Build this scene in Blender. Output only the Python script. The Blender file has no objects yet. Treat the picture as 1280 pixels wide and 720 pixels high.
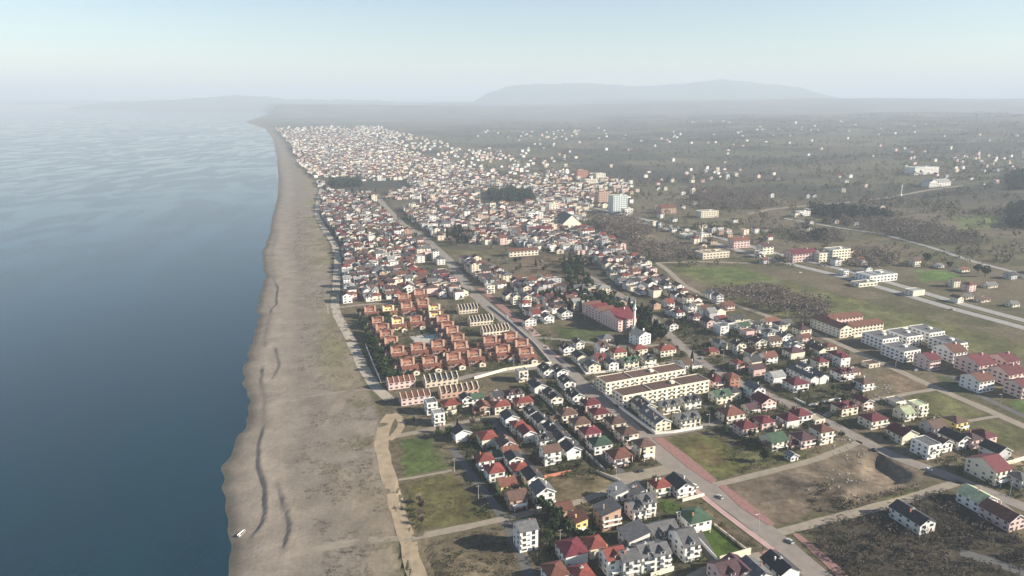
import bpy, math, random
import numpy as np
random.seed(7); rng = np.random.default_rng(11)
C = bpy.context.scene.collection
sc = bpy.context.scene
R = math.radians

# ------------------------------------------------------------------ camera, sky, sun
FPX, CAMH, TILT = 914.0, 160.0, math.atan(236/914.0)
cam = bpy.data.objects.new('camera', bpy.data.cameras.new('camera')); C.objects.link(cam)
cam.location = (0, 0, CAMH); cam.rotation_euler = (R(90) - TILT, 0, 0)
cam.data.sensor_width = 36; cam.data.lens = 36*FPX/1280
cam.data.clip_start = 1; cam.data.clip_end = 90000
sc.camera = cam
SUN_EL, SUN_AZ = R(24), R(-8)          # azimuth measured from +x towards +y
SKY_STRENGTH, SUN_STRENGTH, EXPOSURE = 0.057, 5.0, 1.42
HAZE_DENSITY, HAZE_TOP = 1.65e-4, 500.0
HAZE_COLOR = (0.64, 0.74, 0.86, 1)
w = bpy.data.worlds.new('World'); sc.world = w; w.use_nodes = True
wn = w.node_tree
sky = wn.nodes.new('ShaderNodeTexSky'); sky.sky_type = 'NISHITA'; sky.sun_disc = False
sky.sun_elevation = SUN_EL; sky.sun_rotation = R(90) - SUN_AZ
sky.air_density = 1.0; sky.dust_density = 0.3; sky.ozone_density = 1.5; sky.altitude = 100
bg = wn.nodes['Background']; bg.inputs['Strength'].default_value = SKY_STRENGTH
wn.links.new(sky.outputs[0], bg.inputs['Color'])
sl = bpy.data.lights.new('sun', 'SUN'); sl.energy = SUN_STRENGTH; sl.angle = R(0.5); sl.color = (1, 0.90, 0.75)
so = bpy.data.objects.new('sun', sl); C.objects.link(so)
from mathutils import Vector
sdir = Vector((math.cos(SUN_EL)*math.cos(SUN_AZ), math.cos(SUN_EL)*math.sin(SUN_AZ), math.sin(SUN_EL)))
so.rotation_euler = sdir.to_track_quat('Z', 'Y').to_euler(); so.location = (300, -100, 300)
sc.view_settings.view_transform = 'Standard'; sc.view_settings.look = 'None'
sc.view_settings.exposure = EXPOSURE; sc.view_settings.gamma = 1
sc.view_settings.use_curve_mapping = False
sc.cycles.volume_bounces = 0; sc.cycles.max_bounces = 6; sc.cycles.diffuse_bounces = 2

# ------------------------------------------------------------------ ground plan helpers
def raw_at(u, v, z=0.0):
    x = (u-640)/FPX; q = (360-v)/FPX
    dy = math.cos(TILT)+q*math.sin(TILT); dz = -math.sin(TILT)+q*math.cos(TILT)
    if dz > -0.004: dz = -0.004
    k = (z-CAMH)/dz
    return x*k, dy*k
SEA = -2.5
SH = [(268,800),(284,720),(288,702),(289,667),(284,636),(275,609),(280,587),(293,556),(309,529),(311,498),(303,467),(313,436),(323,400),(322,380),(332,347),(328,317),(337,293),(340,273),(347,247),(348,223),(346,200),(341,175)]
shp = [raw_at(u, v, SEA) for u, v in SH]
shy = [-400] + [p[1] for p in shp] + [4290, 5000, 5600, 9000, 15000, 15400]
shx = [-40] + [p[0] for p in shp] + [-1420, -1750, -2000, -2900, -5200, -34000]
shy = np.array(shy); shx = np.array(shx)
def xshore(y):
    y = np.asarray(y, float)
    return np.interp(y, shy, shx)+1.3*np.sin(y/6.1+1.5*np.sin(y/17))*np.sin(y/41+.7)+.5*np.sin(y/2.7)
BERMS = [
 ([(296,735),(297,720),(302,693),(311,671),(324,658),(331,636),(331,609),(324,587),(322,560),(329,529),(330,504),(326,475),(327,455)], 1.25),
 ([(351,697),(362,667),(359,649),(349,618),(344,600)], 1.1),
 ([(338,478),(341,473),(349,458),(347,444),(342,430)], .8),
 ([(331,436),(331,418),(335,400),(337,390),(345,380),(347,360),(342,350),(337,327),(341,310),(348,290)], 1.1),
 ([(352,236),(347,218),(345,205)], 1.0)]
berms = []
for pts, h in BERMS:
    q = sorted([raw_at(u, v, -1) for u, v in pts], key=lambda p: p[1])
    berms.append((np.array([p[1] for p in q]), np.array([p[0] for p in q]), h))
def sm(a):
    a = np.clip(a, 0, 1); return a*a*(3-2*a)
def vnoise(x, y, seed=0):
    xi = np.floor(x).astype(np.int64); yi = np.floor(y).astype(np.int64)
    fx = sm(x-xi); fy = sm(y-yi)
    def hsh(a, b):
        n = (a*374761393 + b*668265263 + seed*974711) & 0x7fffffff
        n = ((n ^ (n >> 13))*1274126177) & 0x7fffffff
        return ((n ^ (n >> 16)) & 0xffff)/65535.0
    return (hsh(xi, yi)*(1-fx)+hsh(xi+1, yi)*fx)*(1-fy)+(hsh(xi, yi+1)*(1-fx)+hsh(xi+1, yi+1)*fx)*fy
def fbm(x, y, sc_, o=4, seed=0):
    t = 0; a = .5; s = 1.0/sc_
    for i in range(o):
        t = t+a*vnoise(x*s+17.3*i, y*s-9.1*i, seed+i); a *= .5; s *= 2.03
    return t/(1-.5**o)
def inpoly(x, y, poly):
    r = np.zeros(x.shape, bool); n = len(poly)
    for i in range(n):
        x1, y1 = poly[i]; x2, y2 = poly[(i+1) % n]
        if y1 == y2: continue
        r ^= ((y1 > y) != (y2 > y)) & (x < (x2-x1)*(y-y1)/(y2-y1)+x1)
    return r
def segdist(x, y, pts):
    d = np.full(x.shape, 1e9)
    for (x1, y1), (x2, y2) in zip(pts, pts[1:]):
        L = (x2-x1)**2+(y2-y1)**2+1e-9
        t = np.clip(((x-x1)*(x2-x1)+(y-y1)*(y2-y1))/L, 0, 1)
        d = np.minimum(d, np.hypot(x-x1-t*(x2-x1), y-y1-t*(y2-y1)))
    return d
def polyd(x, y, poly):       # depth inside polygon (0 outside)
    return np.where(inpoly(x, y, poly), segdist(x, y, poly+[poly[0]]), 0)
P0 = lambda L: [raw_at(u, v) for u, v in L]
PIT = P0([(1070,583),(1090,566),(1100,567),(1144,594),(1134,604),(1100,609),(1050,603),(1010,597),(1035,578)])
DITCH = [(P0([(500,603),(511,638),(521,664)]), .9, 1.1), (P0([(531,684),(541,708),(556,740)]), .9, 1.2), (P0([(493,682),(499,700),(507,724)]), .8, .8)]
MOUND = [(raw_at(1012,612), 9, 2.6), (raw_at(1035,618), 8, 2.2), (raw_at(1000,600), 6, 1.6), (raw_at(1070,617), 10, 2.4), (raw_at(1090,612), 8, 2.0), (raw_at(985,628), 8, 1.5), (raw_at(1052,622), 6, 2.2)]
def th(x, y):
    x = np.asarray(x, float); y = np.asarray(y, float)
    d = (x-xshore(y))*0.93
    z = -4.5+sm((d+14)/22)*2.9               # -1.6 at the top of the beach face
    z = z+sm((d-6)/np.where(y < 1500, 42, 60))*1.6
    near = sm((d-4)/10)
    for by, bx, h in berms:
        xb = np.interp(y, by, bx)
        L = np.minimum((y-by[0])/10, (by[-1]-y)/10)
        e = x-xb+1.6*(fbm(x, y, 9, 2, 16)-.5)
        z = z + near*np.clip(L, 0, 1)*h*(.42+.4*fbm(x, y, 8, 2, 15))*np.where(e > 0, np.exp(-e/9.0), -.25*np.exp(e/5.0))*sm((e+.7)/1.3)
    # dune roughness
    dn = sm((d-26)/22)*sm((74-d)/14)*(y < 1400)
    z = z+dn*(fbm(x, y, 7, 3, 5)-.5)*.7
    inl = sm((d-60)/60)
    z = z+inl*(y < 900)*(fbm(x, y, 14, 3, 9)-.5)*.0
    pd = polyd(x, y, PIT)
    z = z-np.minimum(pd/4.5, 1)*3.8*(1-sm((segdist(x, y, P0([(1090,566),(1144,594)]))-3)/30))
    for dl, dw, dd_ in DITCH:
        z = z-dd_*np.exp(-(segdist(x, y, dl)/dw)**2)
    for (mx, my), r, h in MOUND:
        e = np.exp(-((x-mx)**2+(y-my)**2)/(r*r))
        z = z+e*h*.6*(.5+fbm(x, y, 7, 3, 3))
    far = sm((y-1500)/3000)*sm((x-100-0.0*y)/1800)*inl
    z = z+far*(10+55*fbm(x, y, 1100, 3, 21)*fbm(x, y, 2600, 2, 33)*1.6)
    z = z+sm((y-900)/900)*sm((x-450)/500)*26*inl*(fbm(x, y, 600, 3, 44))
    z = z+sm((y-6600)/2600)*inl*(50+110*fbm(x, y, 2500, 4, 61))
    return z
def at(u, v, z=None):
    zz = 0.0 if z is None else z
    for _ in range(1 if z is not None else 6):
        x, y = raw_at(u, v, zz)
        if z is None: zz = .5*zz+.5*float(th(np.array([x]), np.array([y]))[0])
    return x, y
def H(x, y): return float(th(np.array([x]), np.array([y]))[0])

ANG = R(20)
CX, CY = math.cos(ANG), math.sin(ANG)        # across the streets
DX, DY = -math.sin(ANG), math.cos(ANG)       # along the streets
OX, OY = 28.7, 434.3                          # a point on the avenue
def st(x, y): return (x-OX)*CX+(y-OY)*CY, (x-OX)*DX+(y-OY)*DY
def xy(s, t): return OX+s*CX+t*DX, OY+s*CY+t*DY

# ------------------------------------------------------------------ materials
MATS = {}
def mat(name, col, rough=.8, noise=.12, scale=1.5, bump=0.0, rnd=.0, metal=0, spec=.3, kind=None):
    if name in MATS: return MATS[name]
    m = bpy.data.materials.new(name); m.use_nodes = True; MATS[name] = m
    nt = m.node_tree; b = nt.nodes['Principled BSDF']
    b.inputs['Roughness'].default_value = rough; b.inputs['Metallic'].default_value = metal
    b.inputs['Specular IOR Level'].default_value = spec
    geo = nt.nodes.new('ShaderNodeNewGeometry')
    tc = nt.nodes.new('ShaderNodeTexCoord')
    src = geo.outputs['Position'] if kind == 'world' else tc.outputs['Object']
    n = nt.nodes.new('ShaderNodeTexNoise'); n.inputs['Scale'].default_value = scale; n.inputs['Detail'].default_value = 5
    nt.links.new(src, n.inputs['Vector'])
    mx = nt.nodes.new('ShaderNodeMix'); mx.data_type = 'RGBA'
    a = [max(0, c*(1-noise*2)) for c in col]; bb = [min(1, c*(1+noise*1.4)) for c in col]
    mx.inputs[6].default_value = (*a, 1); mx.inputs[7].default_value = (*bb, 1)
    nt.links.new(n.outputs['Fac'], mx.inputs[0])
    out = mx.outputs[2]
    if rnd:
        oi = nt.nodes.new('ShaderNodeObjectInfo'); hs = nt.nodes.new('ShaderNodeHueSaturation')
        mr = nt.nodes.new('ShaderNodeMapRange'); mr.inputs['To Min'].default_value = 1-rnd; mr.inputs['To Max'].default_value = 1+rnd*.6
        nt.links.new(oi.outputs['Random'], mr.inputs['Value']); nt.links.new(mr.outputs[0], hs.inputs['Value'])
        nt.links.new(out, hs.inputs['Color']); out = hs.outputs[0]
    if kind == 'tile':
        wv = nt.nodes.new('ShaderNodeTexWave'); wv.inputs['Scale'].default_value = 1.1; wv.inputs['Distortion'].default_value = 1.5
        wv.bands_direction = 'DIAGONAL'; nt.links.new(tc.outputs['Object'], wv.inputs['Vector'])
        m2 = nt.nodes.new('ShaderNodeMix'); m2.data_type = 'RGBA'; m2.blend_type = 'MULTIPLY'; m2.inputs[0].default_value = .25
        nt.links.new(out, m2.inputs[6]); nt.links.new(wv.outputs['Color'], m2.inputs[7]); out = m2.outputs[2]
        n2 = nt.nodes.new('ShaderNodeTexNoise'); n2.inputs['Scale'].default_value = .35
        nt.links.new(src, n2.inputs['Vector'])
    nt.links.new(out, b.inputs['Base Color'])
    if bump:
        bp = nt.nodes.new('ShaderNodeBump'); bp.inputs['Strength'].default_value = bump; bp.inputs['Distance'].default_value = .3
        nt.links.new(n.outputs['Fac'], bp.inputs['Height']); nt.links.new(bp.outputs[0], b.inputs['Normal'])
    return m
WALL = {'white': (.74,.72,.68), 'cream': (.70,.64,.51), 'yellow': (.72,.58,.22), 'orange': (.38,.175,.115), 'pink': (.66,.48,.44),
        'salmon': (.46,.30,.225), 'grey': (.45,.45,.45), 'beige': (.62,.54,.43), 'tan': (.50,.38,.28), 'pale blue': (.60,.67,.66), 'terracotta': (.50,.20,.12)}
ROOF = {'charcoal': (.045,.045,.05), 'grey': (.13,.13,.135), 'brown': (.12,.07,.055), 'red': (.20,.05,.04), 'crimson': (.13,.024,.034),
        'orange': (.19,.075,.052), 'plum': (.075,.036,.045), 'green': (.045,.09,.055), 'pale green': (.42,.48,.30), 'rust': (.16,.065,.045), 'light grey': (.30,.30,.29)}
def wm(c): return mat('wall_'+c.replace(' ', '_'), WALL[c], .85, .06, .5, rnd=.10)
def rm(c): return mat('roof_'+c.replace(' ', '_'), ROOF[c], .75, .32, .55, bump=.3, rnd=.25, kind='tile')
M_WIN = mat('window_glass', (.05,.06,.075), .15, .3, .7, spec=.6, rnd=.3)
M_FRAME = mat('window_frame', (.6,.58,.54), .6)
M_CONC = mat('concrete', (.36,.34,.31), .9, .15, .8)
M_TRIM = mat('trim_white', (.74,.72,.67), .7, .06)
M_METAL = mat('pole_metal', (.42,.41,.39), .5, .1)
M_BARK = mat('bark', (.12,.09,.065), .9, .25, 2)
M_LEAF = mat('leaf_dark', (.035,.062,.022), .85, .4, .6, rnd=.35)
M_LEAF2 = mat('leaf_mid', (.065,.085,.03), .85, .4, .6, rnd=.35)
M_CON = mat('leaf_conifer', (.022,.042,.024), .9, .35, .8, rnd=.3)
M_TWIG = mat('bare_twigs', (.17,.135,.115), .95, .35, .5)
M_LOT = mat('lot_scrub_twigs', (.085,.067,.055), .95, .4, .2, kind='world')
M_SCRUB = mat('scrub_leaves', (.085,.075,.038), .95, .45, .15, kind='world')
M_DUNE = mat('dune_plants', (.11,.095,.055), .95, .4, .2, kind='world')
M_HEDGE = mat('hedge_leaves', (.045,.065,.025), .9, .45, 1.2, rnd=.2)

# ------------------------------------------------------------------ mesh helpers
class MB:
    def __init__(s): s.v = []; s.f = []; s.m = []
    def poly(s, pts, mi=0):
        i = len(s.v); s.v += pts; s.f.append(tuple(range(i, i+len(pts)))); s.m.append(mi)
    def solid(s, vs, fs, mi=0):
        i = len(s.v); s.v += vs; s.f += [tuple(i+k for k in f) for f in fs]; s.m += [mi]*len(fs)
    def box(s, x0, x1, y0, y1, z0, z1, mi=0):
        s.solid([(x0,y0,z0),(x1,y0,z0),(x1,y1,z0),(x0,y1,z0),(x0,y0,z1),(x1,y0,z1),(x1,y1,z1),(x0,y1,z1)],
                [(0,3,2,1),(4,5,6,7),(0,1,5,4),(1,2,6,5),(2,3,7,6),(3,0,4,7)], mi)
    def cyl(s, x, y, z0, z1, r0, r1, n=8, mi=0, dx=0, dy=0):
        v = []
        for z, r, ox, oy in ((z0, r0, 0, 0), (z1, r1, dx, dy)):
            for k in range(n):
                a = 2*math.pi*k/n; v.append((x+ox+r*math.cos(a), y+oy+r*math.sin(a), z))
        f = [(k, (k+1) % n, n+(k+1) % n, n+k) for k in range(n)]+[tuple(range(n-1, -1, -1)), tuple(range(n, 2*n))]
        s.solid(v, f, mi)
    def mesh(s, name, mats):
        me = bpy.data.meshes.new(name); me.from_pydata(s.v, [], s.f)
        for m in (mats if isinstance(mats, (list, tuple)) else [mats]): me.materials.append(m)
        if any(s.m): me.polygons.foreach_set('material_index', s.m)
        me.update(); return me
    def build(s, name, mats, parent=None, **kw):
        return link(name, s.mesh(name, mats), parent, **kw)
def link(name, me, parent=None, loc=None, rz=0, scale=None):
    o = bpy.data.objects.new(name, me); C.objects.link(o)
    if parent is not None: o.parent = parent
    if loc is not None: o.location = loc
    if rz: o.rotation_euler = (0, 0, rz)
    if scale is not None: o.scale = scale
    return o
def tag(o, label=None, cat=None, group=None, kind=None):
    if label: o['label'] = label
    if cat: o['category'] = cat
    if group: o['group'] = group
    if kind: o['kind'] = kind
    return o
def thing(name, x, y, rz=ANG, z=None):
    o = bpy.data.objects.new(name, None); C.objects.link(o)
    o.location = (x, y, H(x, y) if z is None else z); o.rotation_euler = (0, 0, rz); o.empty_display_size = .5
    return o
def copy_tree(o, parent=None):
    c = o.copy(); C.objects.link(c); c.parent = parent
    for ch in o.children: copy_tree(ch, c)
    return c

# ------------------------------------------------------------------ ground
def axis(lo, hi, step, g, out0, out1):
    a = list(np.arange(lo, hi, step)); s = step; p = a[-1]
    while p < out1: s *= g; p += s; a.append(p)
    if out0 is not None:
        s = step; p = a[0]
        while p > out0: s *= g; p -= s; a.insert(0, p)
    return np.array(a)
gx = axis(-68, 330, 1.8, 1.022, -68, 30000)
gl = [-68.0]
while gl[-1] > -215: gl.append(gl[-1]-.9)
while gl[-1] > -30000: gl.append(gl[-1]-(gl[-2]-gl[-1])*1.022)
gx = np.concatenate([np.array(gl[:0:-1]), gx])
gy = axis(150, 640, 1.8, 1.016, None, 32000); gy = np.concatenate([[-600, -300, -100, 50, 120], gy])
X, Y = np.meshgrid(gx, gy); Z = th(X, Y)
D = X-xshore(Y)
def mixc(col, c2, f):
    return col*(1-f[..., None])+np.array(c2)*f[..., None]
N1 = fbm(X, Y, 90, 4, 1); N2 = fbm(X, Y, 14, 4, 2); N3 = fbm(X, Y, 350, 3, 3); N4 = fbm(X, Y, 5, 3, 8)
S_, T_ = (X-OX)*CX+(Y-OY)*CY, (X-OX)*DX+(Y-OY)*DY
col = np.zeros(X.shape+(3,))+np.array((.155,.13,.085))
col = mixc(col, (.112,.105,.058), sm((N1-.42)*6))
col = mixc(col, (.20,.165,.115), sm((N2-.5)*5)*.6)
# patchwork of far fields and woods
cell = lambda w_, h_, sd: vnoise(np.floor((S_+60*N1)/w_)*7.3, np.floor((T_+60*N3)/h_)*5.1, sd)
fw = sm((Y-900)/500)
for wd, hd, sd in ((150, 90, 31), (330, 210, 35)):
    q = cell(wd, hd, sd)
    c2 = np.where(q[..., None] < .3, (.11,.115,.06), np.where(q[..., None] < .5, (.17,.15,.095), np.where(q[..., None] < .75, (.075,.07,.05), (.13,.115,.09))))
    col = col*(1-(fw*.55)[..., None])+c2*(fw*.55)[..., None]
wood = sm((fbm(X, Y, 260, 4, 50)-.52)*9)*sm((Y-1000)/400)
col = mixc(col, (.05,.05,.038), wood*.85)
# zones (corner points read off the ground plan)
ZONES = [
 ([(560,548),(600,520),(690,470),(740,470),(830,590),(800,600),(690,600),(660,690),(600,640)], (.085,.08,.05), .8, 6),  # near town plots, next lines too: brown ground darkened to paint shadow in gaps
 ([(650,650),(800,600),(850,640),(900,730),(660,740)], (.08,.075,.05), .85, 5),
 ([(730,440),(1060,448),(1100,530),(1000,565),(900,552),(760,470)], (.095,.09,.055), .7, 8),
 ([(422,378),(400,262),(480,240),(585,366),(572,376)], (.085,.08,.055), .75, 6),  # crowded blocks, next line too: soil colour lowered for shade between houses
 ([(504,262),(700,262),(880,386),(850,400),(735,345),(568,318)], (.09,.085,.06), .7, 6),
 ([(497,551),(540,546),(563,586),(503,598)], (.085,.12,.036), .9, 2),
 ([(500,603),(565,592),(618,650),(525,665),(508,640)], (.125,.115,.045), .9, 2),
 ([(525,672),(640,660),(710,720),(710,770),(540,770)], (.17,.135,.09), .7, 3),
 ([(672,600),(745,585),(790,612),(760,640),(690,650)], (.175,.14,.08), .9, 2),
 ([(819,627),(835,624),(853,632),(848,643),(828,641)], (.075,.12,.025), 1, 1),
 ([(867,667),(890,656),(932,687),(899,698)], (.09,.145,.028), 1, 1),
 ([(850,612),(900,645),(960,692),(930,692),(888,655)], (.185,.15,.105), .9, 2),
 ([(830,549),(872,542),(900,548),(948,585),(900,602)], (.125,.125,.045), .95, 2),
 ([(850,552),(880,549),(915,575),(890,588)], (.18,.13,.065), .7, 4),
 ([(897,606),(1000,575),(1080,545),(1155,592),(1130,615),(1000,648),(975,657)], (.19,.15,.11), .95, 2),
 ([(1000,650),(1140,606),(1240,622),(1290,690),(1290,760),(1060,760)], (.06,.052,.038), .9, 4),
 ([(1130,612),(1190,603),(1160,620),(1100,636),(1050,645)], (.12,.125,.05), .9, 3),
 ([(900,560),(985,540),(1030,575),(960,590)], (.11,.115,.05), .8, 3),
 ([(1120,462),(1170,487),(1125,494),(1095,470)], (.19,.14,.095), .9, 2),
 ([(1174,488),(1235,518),(1205,526),(1150,520),(1122,500)], (.14,.14,.06), .9, 2),
 ([(1205,530),(1245,523),(1290,548),(1290,575),(1230,550)], (.13,.13,.06), .9, 2),
 ([(1245,565),(1290,560),(1290,600),(1270,600)], (.25,.19,.13), .9, 2),
 ([(825,333),(930,335),(1230,415),(1290,432),(1290,455),(1150,430),(1060,398),(980,398),(900,365)], (.14,.145,.06), .85, 6),
 ([(838,333),(925,333),(975,350),(905,356)], (.11,.145,.045), .8, 5),
 ([(870,358),(960,352),(1040,378),(1030,396),(930,376)], (.10,.075,.06), .9, 8),
 ([(1140,337),(1190,338),(1212,350),(1150,353)], (.10,.17,.04), .9, 5),
 ([(1185,272),(1240,262),(1260,280),(1200,293)], (.14,.19,.06), .7, 12),
 ([(440,490),(475,487),(478,516),(452,512)], (.135,.14,.065), .7, 3),
 ([(695,408),(762,414),(752,430),(700,428)], (.08,.10,.035), .9, 2),
 ([(655,318),(715,322),(722,345),(668,352),(640,335)], (.165,.12,.08), .9, 4),
 ([(553,312),(640,312),(655,318),(570,326)], (.15,.13,.07), .9, 3),
 ([(448,392),(486,392),(508,440),(512,470),(478,474)], (.05,.065,.03), .9, 2),
 ([(740,270),(790,268),(830,300),(800,310),(750,290)], (.19,.16,.115), .8, 8),
 ([(427,431),(437,433),(456,477),(447,478),(436,455)], (.05,.042,.028), .95, 1),
 ([(505,497),(545,497),(560,520),(530,540),(500,535)], (.16,.14,.09), .8, 2),
 ([(820,455),(868,452),(880,470),(850,478)], (.11,.105,.05), .9, 2),
 ([(850,470),(900,470),(930,480),(880,490)], (.10,.11,.05), .8, 2),
 ([(1170,470),(1215,470),(1225,495),(1190,492)], (.06,.085,.04), .8, 2),
 ([(1260,500),(1290,498),(1290,520),(1268,516)], (.09,.14,.04), .9, 2),
]
WX = X+(N2-.5)*7; WY = Y+(fbm(X, Y, 12, 3, 77)-.5)*7
for pl, c, f, soft in ZONES:
    pp = P0(pl); xs = [p[0] for p in pp]; ys = [p[1] for p in pp]
    k = (X > min(xs)-10) & (X < max(xs)+10) & (Y > min(ys)-10) & (Y < max(ys)+10)
    if not k.any(): continue
    dd = np.minimum(polyd(WX[k], WY[k], pp)/soft, 1)*f
    c3 = np.array(c)*(1+(N4[k]-.5)[:, None]*.9)*(1+(N2[k]-.5)[:, None]*1.1)
    col[k] = col[k]*(1-dd[:, None])+c3*dd[:, None]
col *= .70
# beach colours
bw = sm((np.interp(Y, [p[1] for p in P0([(0,760),(0,720),(0,600),(0,512),(0,430),(0,392),(0,330),(0,300),(0,262),(0,235),(0,190),(0,172)])],
      [p[0]+e for p, e in zip(P0([(508,760),(503,720),(482,600),(470,512),(436,430),(414,392),(414,330),(410,300),(392,262),(398,235),(362,190),(350,172)]), [0]*12)])-X)/5+.5)
bw = bw*(Y < 3300)+sm((45-D)/20)*(Y >= 3300)
sand = np.zeros_like(col)+np.array((.188,.161,.132))
back = sm((D-38)/25)
sand = mixc(sand, (.185,.155,.11), back*sm((N1-.28)*4)*.8)
sand = mixc(sand, (.13,.115,.065), back*sm((N2-.55)*6)*.75*(Y < 1100))
sand = mixc(sand, (.155,.15,.075), back*sm((N1-.58)*8)*.6)
sand = mixc(sand, (.11,.097,.08), sm((-D+6)/5)*.95)            # wet strip at the water
sand = mixc(sand, (.30,.255,.205), sm((D-8)/6)*sm((34-D)/10)*N2*.6)
sand = sand*(1+(N4-.5)[..., None]*.22)
col = col*(1-bw[..., None])+sand*bw[..., None]
nx, ny = len(gx), len(gy)
co = np.stack([X, Y, Z], -1).reshape(-1, 3)
I = np.arange(nx*ny).reshape(ny, nx)
quads = np.stack([I[:-1, :-1], I[:-1, 1:], I[1:, 1:], I[1:, :-1]], -1).reshape(-1, 4)
isb = (bw[:-1, :-1].reshape(-1) > .5)
deep = (D[:-1, :-1].reshape(-1) < -90)
def gridmesh(name, sel, m):
    q = quads[sel]; used, inv = np.unique(q, return_inverse=True)
    me = bpy.data.meshes.new(name)
    me.vertices.add(len(used)); me.vertices.foreach_set('co', co[used].ravel())
    me.loops.add(q.size); me.loops.foreach_set('vertex_index', inv.ravel().astype(np.int32))
    me.polygons.add(len(q)); me.polygons.foreach_set('loop_start', np.arange(0, q.size, 4, dtype=np.int32))
    me.polygons.foreach_set('loop_total', np.full(len(q), 4, np.int32))
    me.polygons.foreach_set('use_smooth', np.ones(len(q), bool))
    at_ = me.color_attributes.new('soil', 'FLOAT_COLOR', 'POINT')
    cc = np.concatenate([col.reshape(-1, 3)[used], np.ones((len(used), 1))], 1)
    at_.data.foreach_set('color', cc.ravel())
    me.materials.append(m); me.update(); me.validate()
    o = bpy.data.objects.new(name, me); C.objects.link(o); o['kind'] = 'structure'; return o
def ground_mat(name, fine, bump, rake=False, amp=.4):
    m = bpy.data.materials.new(name); m.use_nodes = True; nt = m.node_tree; b = nt.nodes['Principled BSDF']
    b.inputs['Roughness'].default_value = .95; b.inputs['Specular IOR Level'].default_value = .1
    a = nt.nodes.new('ShaderNodeAttribute'); a.attribute_name = 'soil'
    g = nt.nodes.new('ShaderNodeNewGeometry')
    n = nt.nodes.new('ShaderNodeTexNoise'); n.inputs['Scale'].default_value = fine; n.inputs['Detail'].default_value = 8; n.inputs['Roughness'].default_value = .65
    n2 = nt.nodes.new('ShaderNodeTexNoise'); n2.inputs['Scale'].default_value = fine*.12; n2.inputs['Detail'].default_value = 6; n2.inputs['Roughness'].default_value = .6
    nt.links.new(g.outputs['Position'], n.inputs['Vector']); nt.links.new(g.outputs['Position'], n2.inputs['Vector'])
    mr = nt.nodes.new('ShaderNodeMapRange'); mr.inputs['From Min'].default_value = .3; mr.inputs['From Max'].default_value = .7
    mr.inputs['To Min'].default_value = 1-amp; mr.inputs['To Max'].default_value = 1+amp
    nt.links.new(n.outputs['Fac'], mr.inputs['Value'])
    mr2 = nt.nodes.new('ShaderNodeMapRange'); mr2.inputs['From Min'].default_value = .3; mr2.inputs['From Max'].default_value = .7
    mr2.inputs['To Min'].default_value = .82; mr2.inputs['To Max'].default_value = 1.18
    nt.links.new(n2.outputs['Fac'], mr2.inputs['Value'])
    mu = nt.nodes.new('ShaderNodeMath'); mu.operation = 'MULTIPLY'; nt.links.new(mr.outputs[0], mu.inputs[0]); nt.links.new(mr2.outputs[0], mu.inputs[1])
    vm = nt.nodes.new('ShaderNodeVectorMath'); vm.operation = 'SCALE'
    nt.links.new(a.outputs['Color'], vm.inputs[0]); nt.links.new(mu.outputs[0], vm.inputs['Scale'])
    nt.links.new(vm.outputs[0], b.inputs['Base Color'])
    bp = nt.nodes.new('ShaderNodeBump'); bp.inputs['Strength'].default_value = bump; bp.inputs['Distance'].default_value = .6
    hsrc = n.outputs['Fac']
    if rake:
        mp = nt.nodes.new('ShaderNodeMapping'); mp.inputs['Rotation'].default_value = (0, 0, R(-12)); nt.links.new(g.outputs['Position'], mp.inputs['Vector'])
        wv = nt.nodes.new('ShaderNodeTexWave'); wv.inputs['Scale'].default_value = .16; wv.inputs['Distortion'].default_value = 14
        wv.inputs['Detail'].default_value = 3; wv.inputs['Detail Scale'].default_value = .35
        nt.links.new(mp.outputs[0], wv.inputs['Vector'])
        ad = nt.nodes.new('ShaderNodeMath'); ad.operation = 'MULTIPLY_ADD'; ad.inputs[1].default_value = .07
        nt.links.new(wv.outputs['Fac'], ad.inputs[0]); nt.links.new(n.outputs['Fac'], ad.inputs[2]); hsrc = ad.outputs[0]
    nt.links.new(hsrc, bp.inputs['Height']); nt.links.new(bp.outputs[0], b.inputs['Normal'])
    return m
M_GROUND = ground_mat('soil_and_grass', .35, .55); M_SAND = ground_mat('sand', .55, .22, True, .16)
gridmesh('beach', isb & ~deep, M_SAND); gridmesh('ground', ~isb & ~deep, M_GROUND)

# sea
ys = np.concatenate([np.arange(-500, 1600, 12), np.arange(1600, 15500, 60)])
mb = MB(); xl = np.array([-30000, -9000, -3000, -1000, -500])
rows = []
for y in ys:
    r = float(xshore(y))+12; base = [-34000, r-2600, r-900, r-300, r-60, r]
    rows.append([(x, float(y), SEA) for x in base])
for a_, b_ in zip(rows, rows[1:]):
    for k in range(5): mb.solid([a_[k], a_[k+1], b_[k+1], b_[k]], [(0, 1, 2, 3)])
m = bpy.data.materials.new('sea_water'); m.use_nodes = True; nt = m.node_tree; b = nt.nodes['Principled BSDF']
b.inputs['IOR'].default_value = 1.33
g = nt.nodes.new('ShaderNodeNewGeometry')
mp = nt.nodes.new('ShaderNodeMapping'); mp.inputs['Scale'].default_value = (.0105, .0042, 1); mp.inputs['Rotation'].default_value = (0, 0, R(18)); nt.links.new(g.outputs['Position'], mp.inputs['Vector'])
n = nt.nodes.new('ShaderNodeTexNoise'); n.inputs['Scale'].default_value = 1; n.inputs['Detail'].default_value = 6; n.inputs['Distortion'].default_value = 2.2
nt.links.new(mp.outputs[0], n.inputs['Vector'])
cr = nt.nodes.new('ShaderNodeValToRGB'); cr.color_ramp.elements[0].position = .35; cr.color_ramp.elements[0].color = (.0005,.017,.030,1)
cr.color_ramp.elements[1].position = .75; cr.color_ramp.elements[1].color = (.002,.030,.042,1)
nt.links.new(n.outputs['Fac'], cr.inputs[0]); nt.links.new(cr.outputs[0], b.inputs['Base Color'])
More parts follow.
